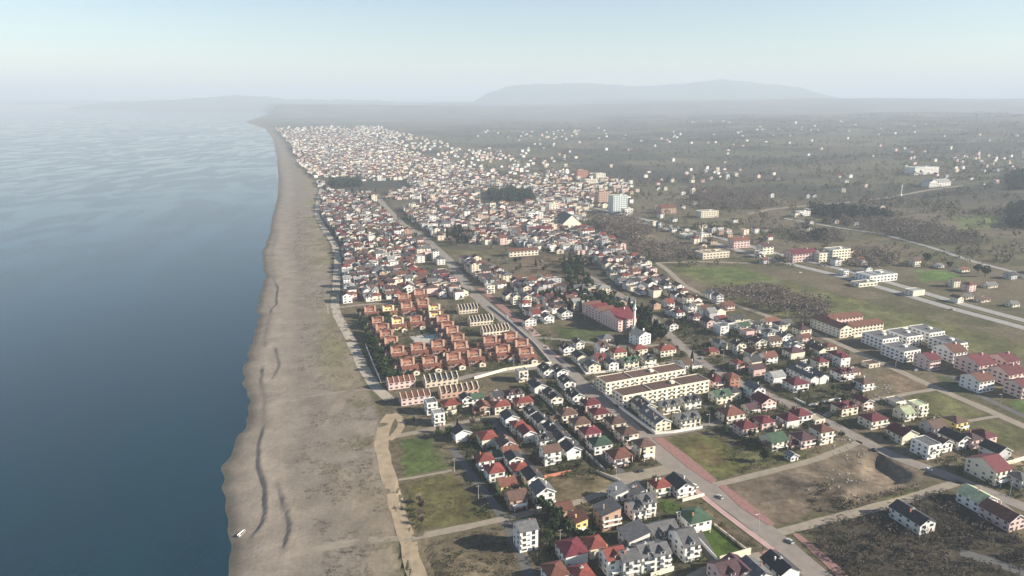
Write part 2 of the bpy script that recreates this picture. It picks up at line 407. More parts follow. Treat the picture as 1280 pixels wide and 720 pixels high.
mr = nt.nodes.new('ShaderNodeMapRange'); mr.inputs['From Min'].default_value = .49; mr.inputs['From Max'].default_value = .62
mr.inputs['To Min'].default_value = .16; mr.inputs['To Max'].default_value = .05
nt.links.new(n.outputs['Fac'], mr.inputs['Value']); nt.links.new(mr.outputs[0], b.inputs['Roughness'])
mp2 = nt.nodes.new('ShaderNodeMapping'); mp2.inputs['Scale'].default_value = (.9, .28, 1); mp2.inputs['Rotation'].default_value = (0, 0, R(35)); nt.links.new(g.outputs['Position'], mp2.inputs['Vector'])
n2 = nt.nodes.new('ShaderNodeTexNoise'); n2.inputs['Scale'].default_value = 1.3; n2.inputs['Detail'].default_value = 4; nt.links.new(mp2.outputs[0], n2.inputs['Vector'])
bp = nt.nodes.new('ShaderNodeBump'); bp.inputs['Distance'].default_value = .3
mr3 = nt.nodes.new('ShaderNodeMapRange'); mr3.inputs['From Min'].default_value = .47; mr3.inputs['From Max'].default_value = .62
mr3.inputs['To Min'].default_value = .5; mr3.inputs['To Max'].default_value = .02
nt.links.new(n.outputs['Fac'], mr3.inputs['Value']); nt.links.new(mr3.outputs[0], bp.inputs['Strength'])
nt.links.new(n2.outputs['Fac'], bp.inputs['Height']); nt.links.new(bp.outputs[0], b.inputs['Normal'])
tag(mb.build('sea', m), kind='structure')
# foam along the water's edge
mb = MB()
for y in np.arange(205, 760, 1.5):
    if fbm(np.array([y]), np.array([3.]), 9, 3, 4)[0] < .5 or y > 340: continue
    for k in range(1):
        x = float(xshore(y))+random.uniform(-3.6, -3.1); l = random.uniform(1.5, 3.5); q = random.uniform(.05, .13)
        x2 = float(xshore(y+l))-(float(xshore(y))-x)
        mb.box(x, x+q, y, y+l, SEA-.02, SEA+.04); mb.v[-2] = (x2+q, y+l, SEA+.04); mb.v[-1] = (x2, y+l, SEA+.04)


# mountains behind the plain
def ridge(name, us, vs, dist, depth, colr):
    n_ = 90; mb = MB(); us_ = np.linspace(us[0], us[-1], n_); rws = []
    for j in range(9):
        f = j/8; row = []
        for i, u in enumerate(us_):
            v = np.interp(u, us, vs); hgt = CAMH+(124-v)/FPX*dist
            prof = math.sin(math.pi*min(f*1.0, 1)) if f < .5 else 1-(f-.5)*1.0
            yy = dist-depth/2+f*depth; xx = (u-640)/FPX*dist*(1+.0*f)
            z = (hgt-20)*(math.sin(f*math.pi))**.8*(.85+.3*float(fbm(np.array([xx]), np.array([yy]), 900, 4, 71)[0]) if 0 < j < 8 else 1)+10
            if j == 4: z = hgt+6*math.sin(i*1.7)+5*math.sin(i*.63)
            row.append((xx, yy, z))
        rws.append(row)
    for a_, b_ in zip(rws, rws[1:]):
        for i in range(n_-1): mb.solid([a_[i], a_[i+1], b_[i+1], b_[i]], [(0, 1, 2, 3)])
    o = mb.build(name, colr); tag(o, kind='structure')
    for p in o.data.polygons: p.use_smooth = True
mm = mat('mountain_forest', (.06,.07,.05), .95, .3, .002, kind='world')
ridge('mountains', [540,585,610,635,670,720,800,830,860,890,940,985,1030,1140,1300], [140,131,117,109,106,105,109,107,104,101,105,110,122,130,134], 12800, 2600, mm)
ridge('mountains', [150,240,285,310,340,370,470,560], [128,124,121,119,121,124,125,130], 12500, 2600, mm)

# ------------------------------------------------------------------ roads
def ribbon(name, pts, width, m, z=.05, px=True, jit=0.0, step=6.0, kerb=None, label=None):
    P = [at(u, v) for u, v in pts] if px else pts
    Q = []
    for (x1, y1), (x2, y2) in zip(P, P[1:]):
        L = math.hypot(x2-x1, y2-y1); k = max(1, int(L/step))
        for i in range(k): Q.append((x1+(x2-x1)*i/k, y1+(y2-y1)*i/k))
    Q.append(P[-1])
    for _ in range(2):
        Q = [Q[0]]+[((a[0]+2*b_[0]+c[0])/4, (a[1]+2*b_[1]+c[1])/4) for a, b_, c in zip(Q, Q[1:], Q[2:])]+[Q[-1]]
    mb = MB(); rows = []; raw = []
    for i, (x, y) in enumerate(Q):
        x1, y1 = Q[max(0, i-1)]; x2, y2 = Q[min(len(Q)-1, i+1)]; l = math.hypot(x2-x1, y2-y1) or 1
        nx_, ny_ = -(y2-y1)/l, (x2-x1)/l
        wl = width/2*(1+random.uniform(-jit, jit)); wr = width/2*(1+random.uniform(-jit, jit))
        for e in (wl, wl*.33, -wr*.33, -wr):
            raw.append((x+nx_*e, y+ny_*e))
    A_ = np.array(raw); Z_ = th(A_[:, 0], A_[:, 1])+z+np.maximum(0, A_[:, 1]-700)*.0004
    pts3 = [(float(a), float(b_), float(c)) for (a, b_), c in zip(raw, Z_)]
    rows = [pts3[i:i+4] for i in range(0, len(pts3), 4)]
    for a_, b_ in zip(rows, rows[1:]):
        for k in range(3): mb.solid([a_[k], b_[k], b_[k+1], a_[k+1]], [(0, 1, 2, 3)])
    o = mb.build(name, m); tag(o, kind='structure')
    return Q
def wmat(name, c, **k): return mat(name, c, .9, k.pop('noise', .16), k.pop('scale', .25), kind='world', **k)
M_ROAD = wmat('road_concrete', (.215,.188,.165)); M_ASPH_SHADED = wmat('asphalt', (.10,.098,.095)); M_HWY = wmat('highway_asphalt', (.27,.26,.25))  # lane asphalt is coloured darker to stand for the shadow lying on it
M_DIRT = wmat('dirt_track', (.30,.235,.16), noise=.22); M_DIRT2 = wmat('dirt_grey', (.245,.21,.165), noise=.2)
M_PINK = wmat('pink_paving', (.40,.27,.25)); M_RED = wmat('red_paving', (.25,.135,.12), noise=.25, scale=.6)
AV = [(1092,790),(1060,752),(1007,707),(947,655),(882,608),(840,580),(800,546),(765,512),(727,480),(697,452),(664,425),(635,403),(612,385),(587,363),(560,324),(530,297),(502,280),(480,257),(470,243)]
ribbon('avenue', AV, 9.8, M_ROAD, .06)
SEC = [(735,345),(780,372),(820,402),(840,422),(872,450),(925,479),(975,500),(1040,530),(1080,552),(1130,577),(1165,585),(1197,600),(1235,615),(1290,637),(1330,655)]
ribbon('road', SEC, 7.2, M_ROAD, .05)
HW1 = [(1330,425),(1280,410),(1180,383),(1120,365),(1050,345),(1000,333),(947,320),(905,308),(850,290),(800,278),(755,267),(700,256)]
ribbon('highway', HW1, 9.5, M_HWY, .12)
ribbon('highway', [(u+12, v-6) if v > 300 else (u+8, v-3) for u, v in HW1], 9.5, M_HWY, .10)
ribbon('verge', [(u+6, v-3) if v > 300 else (u+4, v-1.5) for u, v in HW1], 3, wmat('verge_grass', (.12,.12,.06)), .16)
ROADS = []
def rd(name, pts, wd, m, z=.045, jit=.0):
    wd = wd*.85; ROADS.append((ribbon(name, pts, wd, m, z, jit=jit), wd))
rd('road', [(1320,353),(1280,343),(1220,328),(1160,308),(1100,292),(1050,285),(1010,278),(980,273)], 8, M_HWY)
rd('road', [(935,268),(960,262),(1000,258),(1060,253),(1110,247),(1165,237),(1205,232)], 9, M_DIRT2)
rd('road', [(822,329),(835,338),(855,357),(885,372),(922,382),(980,402),(1035,424),(1080,444),(1120,462)], 6.5, M_DIRT2, jit=.1)
rd('road', [(1120,462),(1170,485),(1240,515),(1290,537),(1340,560)], 7, M_DIRT2, .05, .1)
rd('track', [(1030,520),(1060,507),(1125,494),(1170,486)], 4, M_DIRT2, .04, .15)
rd('track', [(1205,527),(1250,520)], 3, M_DIRT2, .04, .2)
rd('track', [(815,329),(870,327),(942,329)], 6, M_DIRT2, .05, .1)
rd('beach_road', [(487,500),(476,490),(464,477),(452,455),(441,431),(429,408),(421,393),(418,380),(421,350),(422,320),(418,305),(404,284),(396,268),(398,250),(402,236)], 8, wmat('gravel_road', (.33,.29,.235)), .05, .12)
rd('road', [(700,455),(660,461),(600,467),(585,470),(560,478)], 6, M_ROAD, .04)
rd('road', [(418,385),(450,381),(500,378)], 5, M_DIRT2, .04, .1)
rd('dirt_track', [(545,790),(530,745),(520,715),(510,680),(498,640),(488,600),(478,570),(476,545),(483,527),(490,518)], 7.5, M_DIRT, .055, .16)
rd('dirt_track', [(486,550),(500,542),(505,527),(492,517)], 4.5, M_DIRT, .045, .2)
rd('dirt_track', [(490,546),(520,541),(560,532),(600,524),(625,520)], 5, M_DIRT2, .04, .15)
rd('dirt_track', [(498,600),(540,593),(565,588)], 2.2, M_DIRT2, .04, .2)
rd('dirt_track', [(515,672),(560,664),(600,655),(640,645),(690,637),(740,622),(770,610),(800,598)], 4.5, M_DIRT2, .04, .18)
rd('dirt_track', [(385,690),(430,680),(470,673),(515,672)], 5, M_DIRT2, .03, .2)
rd('dirt_track', [(378,497),(410,492),(450,487),(485,487)], 2.0, M_DIRT2, .05, .2)
rd('road', [(740,465),(780,462),(820,456),(858,450),(880,446)], 5.5, M_ROAD, .045)
rd('road', [(795,546),(830,543),(870,536),(900,527),(935,516)], 5.5, M_ROAD, .045)
rd('track', [(890,607),(930,597),(990,583),(1040,567),(1075,552)], 4.5, M_DIRT2, .05, .15)
rd('track', [(965,668),(1010,656),(1060,643),(1110,632),(1160,615),(1200,602)], 5.5, M_DIRT2, .05, .15)
rd('road', [(765,600),(800,594),(842,585)], 9, M_DIRT2, .045)
rd('road', [(850,735),(880,712),(930,700),(975,690)], 6, M_DIRT2, .045)
rd('road', [(700,518),(735,550),(775,590),(800,612)], 5, M_ASPH_SHADED, .03)
rd('road', [(612,520),(640,555),(668,590),(690,635)], 4.5, M_ASPH_SHADED, .03)
rd('road', [(565,560),(590,595),(625,640),(650,690),(670,740)], 4.5, M_ASPH_SHADED, .03)
rd('road', [(870,660),(893,700),(905,740)], 4, M_ASPH_SHADED, .03)
rd('road', [(1190,470),(1225,495),(1290,525)], 5, M_ASPH_SHADED, .03)
rd('road', [(640,420),(700,424),(770,432),(830,432)], 4.5, M_ROAD, .04)
rd('road', [(880,505),(900,520),(925,545)], 4, M_ASPH_SHADED, .03)
rd('road', [(1290,720),(1240,700),(1200,690)], 6, M_ASPH_SHADED, .04)
rd('road', [(1235,618),(1260,640),(1320,680)], 6, M_ROAD, .035)
rd('road', [(508,396),(530,400),(560,425),(595,450)], 5, M_ROAD, .04)
# paved verges of the avenue
def patch(name, pts, m, z=.07):
    P = [at(u, v) for u, v in pts]; mb = MB(); mb.solid([(x, y, H(x, y)+z-.25) for x, y in P]+[(x, y, H(x, y)+z) for x, y in P],
        [tuple(range(len(P), 2*len(P)))]+[(i, (i+1) % len(P), len(P)+(i+1) % len(P), len(P)+i) for i in range(len(P))])
    return tag(mb.build(name, m), kind='structure')
patch('red_pavement', [(815,548),(828,547),(860,570),(896,600),(890,605),(860,585)], M_RED, .14)
patch('red_pavement', [(898,608),(906,606),(935,628),(969,655),(960,657),(925,634)], M_RED, .14)
patch('red_pavement', [(990,668),(998,667),(1040,700),(1075,735),(1060,735),(1025,700)], M_RED, .14)
ribbon('pavement', [(868,612),(905,642),(940,668),(972,692)], 2.6, M_PINK, .15)
ribbon('pavement', [(600,360),(625,382),(650,403)], 6, M_RED, .1); ribbon('pavement', [(655,405),(672,420)], 6, M_PINK, .1)
ribbon('pavement', [(745,520),(765,540),(790,562)], 2.5, M_PINK, .12)
ribbon('pavement', [(680,432),(708,455)], 2.5, M_PINK, .12)
patch('red_pavement', [(950,690),(970,686),(975,692),(958,697)], M_RED, .16)
ALLR = [([at(u, v) for u, v in AV], 11.5), ([at(u, v) for u, v in SEC], 9)]+ROADS

# ------------------------------------------------------------------ building kit
def win_mesh(name, w_, h_, split=True):
    m_ = MB(); m_.box(-w_/2, w_/2, -.10, .03, 0, h_, 0)
    f = .07
    if split:
        m_.box(-w_/2+f, -f/2, -.125, -.05, f, h_-f, 1); m_.box(f/2, w_/2-f, -.125, -.05, f, h_-f, 1)
    else: m_.box(-w_/2+f, w_/2-f, -.125, -.05, f, h_-f, 1)
    return m_.mesh(name, [M_FRAME, M_WIN])
W_STD = win_mesh('window', 1.5, 1.35); W_BIG = win_mesh('window', 2.3, 1.5); W_DOORW = win_mesh('window', 1.7, 2.1)
m_ = MB(); m_.box(-.55, .55, -.1, .05, 0, 2.15); M_DOORM = mat('door_wood', (.12,.07,.045), .6); DOOR = m_.mesh('door', M_DOORM)
def put(me, root, x, y, z, face, name='window'):
    rz = {'n': 0, 'l': -math.pi/2, 'r': math.pi/2, 'f': math.pi}[face]
    return link(name, me, root, (x, y, z), rz)
def roof_mb(typ, w_, d_, z, ov=.55, pitch=.5, y0=0.0, x0=0.0, rnd=None):
    """roof over a block w_ x d_, near edge at y0, centred on x0; returns mesh builder and ridge height"""
    m_ = MB(); t = .18; X0, X1, Y0, Y1 = x0-w_/2-ov, x0+w_/2+ov, y0-ov, y0+d_+ov
    if typ == 'gd':
        zr = z+(w_/2)*pitch; ze = z-ov*pitch
        for sx, xe in ((-1, X0), (1, X1)):
            m_.solid([(xe,Y0,ze),(x0,Y0,zr),(x0,Y1,zr),(xe,Y1,ze),(xe,Y0,ze+t),(x0,Y0,zr+t),(x0,Y1,zr+t),(xe,Y1,ze+t)],
                     [(0,1,2,3),(7,6,5,4),(0,4,5,1),(3,2,6,7),(0,3,7,4)] if sx < 0 else [(3,2,1,0),(4,5,6,7),(1,5,4,0),(7,6,2,3),(4,7,3,0)])
    elif typ == 'gc':
        yc = y0+d_/2; zr = z+(d_/2)*pitch; ze = z-ov*pitch
        for sy, ye in ((-1, Y0), (1, Y1)):
            m_.solid([(X0,ye,ze),(X1,ye,ze),(X1,yc,zr),(X0,yc,zr),(X0,ye,ze+t),(X1,ye,ze+t),(X1,yc,zr+t),(X0,yc,zr+t)],
                     [(3,2,1,0),(4,5,6,7),(0,1,5,4),(7,3,0,4),(1,2,6,5)] if sy < 0 else [(0,1,2,3),(7,6,5,4),(4,5,1,0),(4,0,3,7),(5,6,2,1)])
    elif typ == 'hip':
        W2, D2 = (X1-X0)/2, (Y1-Y0)/2; xc, yc = x0, (Y0+Y1)/2; k = min(W2, D2); zr = z+k*pitch*.95
        a = (xc-(W2-k), yc-(D2-k)); b_ = (xc+(W2-k), yc+(D2-k))
        v = [(X0,Y0,z),(X1,Y0,z),(X1,Y1,z),(X0,Y1,z),(X0,Y0,z+t),(X1,Y0,z+t),(X1,Y1,z+t),(X0,Y1,z+t)]
        if W2 > D2+.05: v += [(a[0],yc,zr),(b_[0],yc,zr)]; fs = [(4,5,9,8),(5,6,9),(6,7,8,9),(7,4,8)]
        elif D2 > W2+.05: v += [(xc,a[1],zr),(xc,b_[1],zr)]; fs = [(4,5,8),(5,6,9,8),(6,7,9),(7,4,8,9)]
        else: v += [(xc,yc,zr)]; fs = [(4,5,8),(5,6,8),(6,7,8),(7,4,8)]
        m_.solid(v, [(0,3,2,1),(0,1,5,4),(1,2,6,5),(2,3,7,6),(3,0,4,7)]+fs)
    elif typ == 'mono':
        zr = z+w_*pitch*.6
        m_.solid([(X0,Y0,z),(X1,Y0,zr),(X1,Y1,zr),(X0,Y1,z),(X0,Y0,z+t),(X1,Y0,zr+t),(X1,Y1,zr+t),(X0,Y1,z+t)],
                 [(0,3,2,1),(4,5,6,7),(0,1,5,4),(1,2,6,5),(2,3,7,6),(3,0,4,7)])
    else:
        zr = z+.5
        m_.box(x0-w_/2+.25, x0+w_/2-.25, y0+.25, y0+d_-.25, z-.05, z+.12)
    return m_, zr
def wall_mb(typ, w_, d_, h, pitch=.5, y0=0.0, x0=0.0):
    m_ = MB(); a, b_ = x0-w_/2, x0+w_/2; y1 = y0+d_
    m_.box(a, b_, y0, y1, -.6, h)
    if typ == 'gd':
        zr = h+w_/2*pitch
        m_.solid([(a,y0,h),(b_,y0,h),(x0,y0,zr),(a,y1,h),(b_,y1,h),(x0,y1,zr)], [(0,1,2),(5,4,3)])
    elif typ == 'gc':
        zr = h+d_/2*pitch; yc = y0+d_/2
        m_.solid([(a,y0,h),(a,y1,h),(a,yc,zr),(b_,y0,h),(b_,y1,h),(b_,yc,zr)], [(2,1,0),(3,4,5)])
    elif typ == 'mono':
        zr = h+w_*pitch*.6
        m_.solid([(a,y0,h),(b_,y0,h),(b_,y0,zr),(a,y1,h),(b_,y1,h),(b_,y1,zr)], [(0,1,2),(5,4,3),(1,4,5,2)])
    elif typ == 'flat':
        t = .22
        m_.box(a, b_, y0, y0+t, h, h+.55); m_.box(a, b_, y1-t, y1, h, h+.55); m_.box(a, a+t, y0+t, y1-t, h, h+.55); m_.box(b_-t, b_, y0+t, y1-t, h, h+.55)
    return m_
NM = {'gd': 'gabled', 'gc': 'gabled', 'hip': 'hipped', 'flat': 'flat', 'mono': 'sloping'}
HOUSES = []; TAKEN = []; BS = .79
rh = random.Random(3)
def house(x, y, w_=9.5, d_=11, fl=2, wall='white', roof='charcoal', typ='gd', opt='', detail=2, name='house', register=True, rz=ANG):
    w_ *= .90; d_ *= 1.0
    if detail > 1: x += DX*.6; y += DY*.6
    root = thing(name, x, y, rz); root.scale = (BS, BS, BS)
    h = fl*2.65+.3; pitch = {'gd': .52, 'gc': .55, 'hip': .5, 'mono': .5, 'flat': 0}[typ]*rh.uniform(.88, 1.12)
    wall_mb(typ, w_, d_, h, pitch).build('wall', wm(wall), root)
    rmesh, zr = roof_mb(typ, w_, d_, h, pitch=pitch)
    ro = rmesh.build('roof', rm(roof), root)
    if typ != 'flat' and (rh.random() < (.6 if detail > 1 else .3)):
        cx_ = rh.choice((-1, 1))*w_*.22; cy_ = d_*rh.uniform(.3, .75); c = MB(); c.box(cx_-.26, cx_+.26, cy_-.26, cy_+.26, h-.2, zr+.45); c.box(cx_-.34, cx_+.34, cy_-.34, cy_+.34, zr+.45, zr+.55)
        c.build('chimney', wm(wall if rh.random() < .6 else 'terracotta'), root)
    blank = 'b' in opt
    nwin = max(2, int(w_/3.4)); nl = max(2, int(d_/3.8))
    bal = 'B' in opt or (detail > 1 and not blank and rh.random() < .38)
    y0 = 0
    for k in range(fl):
        z = .85+k*2.65
        for i in range(nwin):
            px_ = -w_/2+w_*(i+.5)/nwin
            if blank and rh.random() < .93: continue
            if k == 0 and i == nwin//2 and detail > 1: put(DOOR, root, px_, -.0, 0, 'n', 'door'); continue
            if detail < 2 and rh.random() < .25: continue
            put(W_DOORW if (bal and k > 0) else rh.choice((W_STD, W_BIG)), root, px_, 0, z-(.55 if bal and k > 0 else 0), 'n')
        for i in range(nl):
            if detail < 2 and (rh.random() < .5): continue
            if rh.random() < .12: continue
            put(W_STD, root, -w_/2, d_*(i+.5)/nl, z, 'l')
        if detail > 1:
            put(W_STD, root, w_/2, d_*.3, z, 'r'); put(W_STD, root, w_/2, d_*.7, z, 'r')
        if bal and k > 0:
            bw_ = w_*rh.choice((.5, .8, 1)); bx = 0 if bw_ > w_*.7 else rh.choice((-1, 1))*w_*.22
            m_ = MB(); zb = k*2.65+.2; m_.box(bx-bw_/2, bx+bw_/2, -1.4, -.01, zb-.15, zb)
            m_.box(bx-bw_/2, bx+bw_/2, -1.4, -1.28, zb, zb+.85); m_.box(bx-bw_/2, bx-bw_/2+.1, -1.27, -.01, zb, zb+.85); m_.box(bx+bw_/2-.1, bx+bw_/2, -1.27, -.01, zb, zb+.85)
            m_.build('balcony', M_TRIM, root)
    if typ == 'gd' and detail > 1 and not blank: put(W_STD, root, 0, 0, h+.3, 'n')
    if typ == 'gd' and detail > 1 and rh.random() < .6:
        zr_, ze_, xe_ = h+w_/2*pitch+.19, h-.55*pitch+.19, w_/2+.55
        for sx in (-1, 1):
            m_ = MB(); m_.solid([(sx*xe_,-.62,ze_-.25),(0,-.62,zr_-.25),(0,-.62,zr_+.1),(sx*xe_,-.62,ze_+.1),(sx*xe_,-.42,ze_-.25),(0,-.42,zr_-.25),(0,-.42,zr_+.1),(sx*xe_,-.42,ze_+.1)], [(0,1,2,3),(7,6,5,4),(3,2,6,7),(0,4,5,1),(0,3,7,4)])
            m_.build('bargeboard', M_TRIM, root)
    # dormers
    nd = 2 if 'D' in opt else (1 if 'd' in opt else 0)
    for i in range(nd):
        m_ = MB()
        if typ == 'gd':
            yy = d_*(i+.5)/nd; x_ = -w_*.36
            m_.box(x_, -w_*.1, yy-1, yy+1, h-.1, h+1.7); m_.box(x_-.06, x_, yy-.7, yy+.7, h+.5, h+1.3, 1)
            m_.solid([(x_-.3,yy-1.3,h+1.6),(x_-.3,yy+1.3,h+1.6),(x_-.3,yy,h+2.5),(-w_*.08,yy-1.3,h+1.6),(-w_*.08,yy+1.3,h+1.6),(-w_*.08,yy,h+2.5)], [(2,1,0),(3,4,5),(0,3,5,2),(1,2,5,4),(0,1,4,3)], 2)
        else:
            xx = -w_/2+w_*(i+.5)/nd
            m_.box(xx-1.1, xx+1.1, .15, d_*.32, h-.1, h+1.8); m_.box(xx-.75, xx+.75, .09, .15, h+.4, h+1.4, 1)
            m_.solid([(xx-1.4,-.15,h+1.7),(xx+1.4,-.15,h+1.7),(xx,-.15,h+2.7),(xx-1.4,d_*.4,h+1.7),(xx+1.4,d_*.4,h+1.7),(xx,d_*.4,h+2.7)], [(0,1,2),(5,4,3),(0,2,5,3),(2,1,4,5),(0,3,4,1)], 2)
        m_.build('dormer', [wm(wall), M_WIN, rm(roof)], root)
    if 'w' in opt:                       # lower side wing
        ww = w_*.5; wallm = wall_mb('gc', ww, d_*.6, 2.9, .5, y0=-.0+d_*.15, x0=-w_/2-ww/2-.003); wallm.build('side_wing', wm(wall), root)
        q, _ = roof_mb('gc', ww-.4, d_*.6, 2.9, .35, .5, y0=d_*.15, x0=-w_/2-ww/2-.2); q.build('roof', rm(roof), root)
    if 'p' in opt or (detail > 1 and not blank and not bal and rh.random() < .3):
        m_ = MB(); m_.box(-w_*.35, w_*.35, -2.2, -.02, 2.6, 2.78)
        for xx in (-w_*.33, w_*.33): m_.box(xx-.12, xx+.12, -2.1, -1.86, 0, 2.6)
        m_.build('porch', M_TRIM, root)
    if 's' in opt or (detail > 1 and typ != 'flat' and rh.random() < .25):
        m_ = MB(); yy = d_*.5; zz = zr+.15; m_.box(-.9, .9, yy-.5, yy+.5, zz-.3, zz+.06); m_.cyl(0, yy, zz+.06, zz+.75, .35, .35, 8)
        m_.build('water_heater', M_METAL, root)
    TAKEN.append((x+DX*d_*.37, y+DY*d_*.37, max(w_, d_)*.37+2))
    if register: HOUSES.append([root, wall, roof, typ, x, y, fl])
    return root
def hp(u, v, *a, **k):
    x, y = at(u, v); return house(x, y, *a, **k)

# ---------------- the houses one can read singly: (u, v) of the middle of the near wall's foot
NEAR = """541 519 8 9 3 white grey flat B|550 533 8 8 3 white light_grey flat B|566 512 13 9 1 cream red hip |585 509 8 8 2 white charcoal gd |598 508 9 8 2 white green gc
607 519 8 9 2 salmon rust gd w|624 505 8 9 2 pink charcoal gc |645 503 14 9 2 white plum hip D|629 518 12 9 2 cream red hip |657 513 13 9 2 salmon red hip
641 534 10 11 2 white charcoal gd b|651 544 9 9 2 cream red hip |663 554 9 11 2 white red gd b|670 528 9 12 2 white charcoal gd d|681 538 9 11 2 white charcoal gd b
677 494 11 14 2 white charcoal gd b|655 478 8 8 3 cream light_grey flat B|580 553 11 9 2 white charcoal gd b|613 560 11 11 2 cream red hip b|637 569 11 10 2 white brown gd p
688 473 11 13 2 white charcoal gd d|697 508 10 16 2 cream charcoal gd d|704 474 10 12 2 white charcoal gd d|713 488 10 12 2 white charcoal gd d|724 506 10 13 2 white charcoal gd d
696 550 9 12 2 white charcoal gd b|706 561 9 11 2 white charcoal gd b|718 575 10 11 2 white charcoal gd b|684 561 9 9 2 white charcoal gc d|692 582 11 9 3 white brown gc B
742 516 12 10 2 pink crimson hip |753 528 12 10 2 beige crimson hip |774 540 11 11 2 beige brown hip |789 554 12 11 2 beige brown hip |810 575 11 10 3 cream brown hip p
713 529 12 10 2 beige brown hip w|729 541 12 10 2 beige brown hip |742 553 12 10 2 pink crimson hip |755 568 13 11 2 white green hip |780 584 13 11 2 pink rust hip 
609 588 10 9 2 white red hip |622 603 10 10 2 white red hip |637 619 10 9 2 yellow rust gc |650 637 11 10 2 salmon brown gc p|625 577 9 8 1 beige green gc |646 587 9 9 2 white charcoal gd 
653 595 10 9 1 white red hip |671 611 10 11 2 white charcoal gd |683 635 11 10 3 white grey gd B|640 577 10 8 2 grey rust gc 
708 651 9 8 2 salmon rust gc |728 667 7 9 2 yellow rust mono |662 690 10 9 4 white grey gc B|722 708 12 12 2 white crimson hip b|749 699 9 9 2 cream red hip b
765 663 11 10 3 salmon grey mono |797 632 9 9 2 white grey mono |778 631 8 9 2 white light_grey mono |801 652 8 10 2 white grey gc d|813 648 8 10 3 white grey gc d
830 622 10 9 2 cream red hip |858 622 11 12 2 white charcoal gd |877 666 13 12 2 white green hip p|800 689 12 11 2 white grey mono |836 683 14 12 2 white grey gc D
866 703 9 14 3 white grey gc d|772 720 10 9 3 white red gc d|790 722 9 9 3 grey grey gc B|813 716 9 10 3 white grey gc d|829 715 9 10 3 white grey gc d
917 736 11 12 2 pink plum gc d|934 732 9 12 2 grey plum gd |955 736 10 12 2 white grey gd |988 731 11 13 2 white charcoal gd b|700 736 10 10 2 white orange hip |733 738 9 9 2 white red hip 
712 444 11 10 2 white charcoal gd d|726 437 8 9 2 white charcoal gd |729 455 10 12 2 cream charcoal gd b|744 466 11 9 2 cream grey gd |768 463 9 9 2 white grey gd |790 461 14 9 2 cream green gc D
814 458 11 9 2 cream charcoal gc d|776 449 13 10 2 cream red hip |802 445 13 10 2 cream red hip |836 446 16 11 2 cream red hip |761 428 12 10 1 cream grey hip |664 408 12 9 2 white plum gd 
687 404 11 10 2 white grey gd p|709 399 12 12 2 white charcoal gd |659 386 11 10 2 white red hip |674 391 10 9 2 beige rust hip |614 367 10 9 3 cream light_grey flat |630 505 8 8 1 beige brown gc 
830 539 12 22 2 cream grey gd D|864 535 16 11 2 cream grey gc D|812 520 12 15 2 cream grey gd D|840 518 14 10 2 cream grey gc D|867 512 14 10 2 white charcoal gc D
893 444 12 9 1 salmon red hip |927 443 10 9 3 cream charcoal gd B|965 455 13 10 2 white rust gc |950 470 12 9 2 pink plum gc b|998 449 15 11 2 cream plum hip b|975 480 12 10 2 white light_grey gc b
1002 474 8 12 2 white grey gd |1011 468 8 10 2 white grey gd |1019 482 8 13 2 white grey gd b|1031 480 9 12 2 white grey gd b|1002 490 15 12 2 white crimson hip B|900 486 11 10 2 pink crimson hip |919 486 9 9 3 orange rust hip 
906 505 14 10 2 cream green gc d|950 501 10 12 3 white grey gd B|920 529 15 13 2 cream rust hip B|944 517 10 9 1 cream plum gc |962 513 13 12 2 pink crimson gd |938 546 12 10 2 pink crimson hip p
961 539 11 10 2 pink crimson hip |992 536 11 10 2 white crimson hip b|1007 530 12 10 2 white crimson hip |1026 531 9 8 1 cream beige_r flat |976 538 10 8 1 cream light_grey flat |976 563 13 12 2 cream green gc p
1011 561 12 11 2 pink plum hip w|1034 556 11 10 3 cream rust hip B|994 577 6 5 1 white light_grey gd |1063 520 15 10 2 cream crimson hip D|1086 513 9 9 2 pink crimson gd |1100 536 15 11 2 cream crimson hip B
1138 555 14 12 2 cream crimson gd b|1138 527 9 10 2 cream pale_green gc |1154 522 9 9 3 cream pale_green flat B|1127 508 10 9 1 cream grey flat p|1176 545 12 11 2 grey brown gc B|1203 539 11 10 2 yellow brown hip p
1168 574 11 12 3 white grey flat B|1184 566 10 12 2 white plum gd |1206 562 11 14 2 white charcoal gd |1222 561 10 10 2 pink plum hip |1239 558 11 11 2 pink crimson hip |1256 577 12 12 2 grey charcoal gd b
1254 606 13 18 3 cream crimson gc p|1236 640 14 13 2 white pale_green gd |1160 668 11 18 2 white charcoal gd |1284 612 9 9 2 grey grey hip |1272 664 12 16 2 pink rust gd 
1094 460 12 8 1 beige brown flat |1086 489 11 10 2 white brown hip |1052 452 12 10 2 pink crimson hip |1060 476 14 11 2 white crimson hip D|1040 442 11 9 2 cream rust hip |1071 470 9 8 1 cream brown gc 
892 374 9 9 2 white light_grey gd |900 380 9 9 3 grey grey gd |913 389 12 10 2 salmon rust gc |890 410 11 12 2 pink plum gd |866 390 10 10 2 white grey hip |932 415 12 9 2 white green gc 
952 420 12 10 2 cream grey hip |966 409 15 9 2 cream rust gc |985 408 13 9 1 cream grey gc |1008 420 13 11 2 cream plum hip |985 429 12 9 2 white grey gd |952 436 12 10 2 cream plum gd 
970 434 12 9 2 cream brown gc |1002 436 10 9 1 cream light_grey flat |873 403 12 10 2 pink plum hip |851 398 10 9 2 white crimson hip |843 414 10 9 2 white brown gd |1213 374 12 8 1 cream grey gc 
1233 378 14 9 1 beige brown gc |1242 360 16 9 1 cream grey gc |1271 384 11 8 1 cream grey gc |1208 340 14 9 1 cream rust gc |1147 328 9 8 1 white grey gc |1058 345 8 8 2 white light_grey flat 
1149 370 18 11 2 cream light_grey flat b|1087 341 10 9 2 white grey gd |1177 335 9 8 1 white grey gc |836 361 12 11 2 beige grey gd b|820 350 12 9 2 cream red gd |790 383 10 9 2 white grey gc """
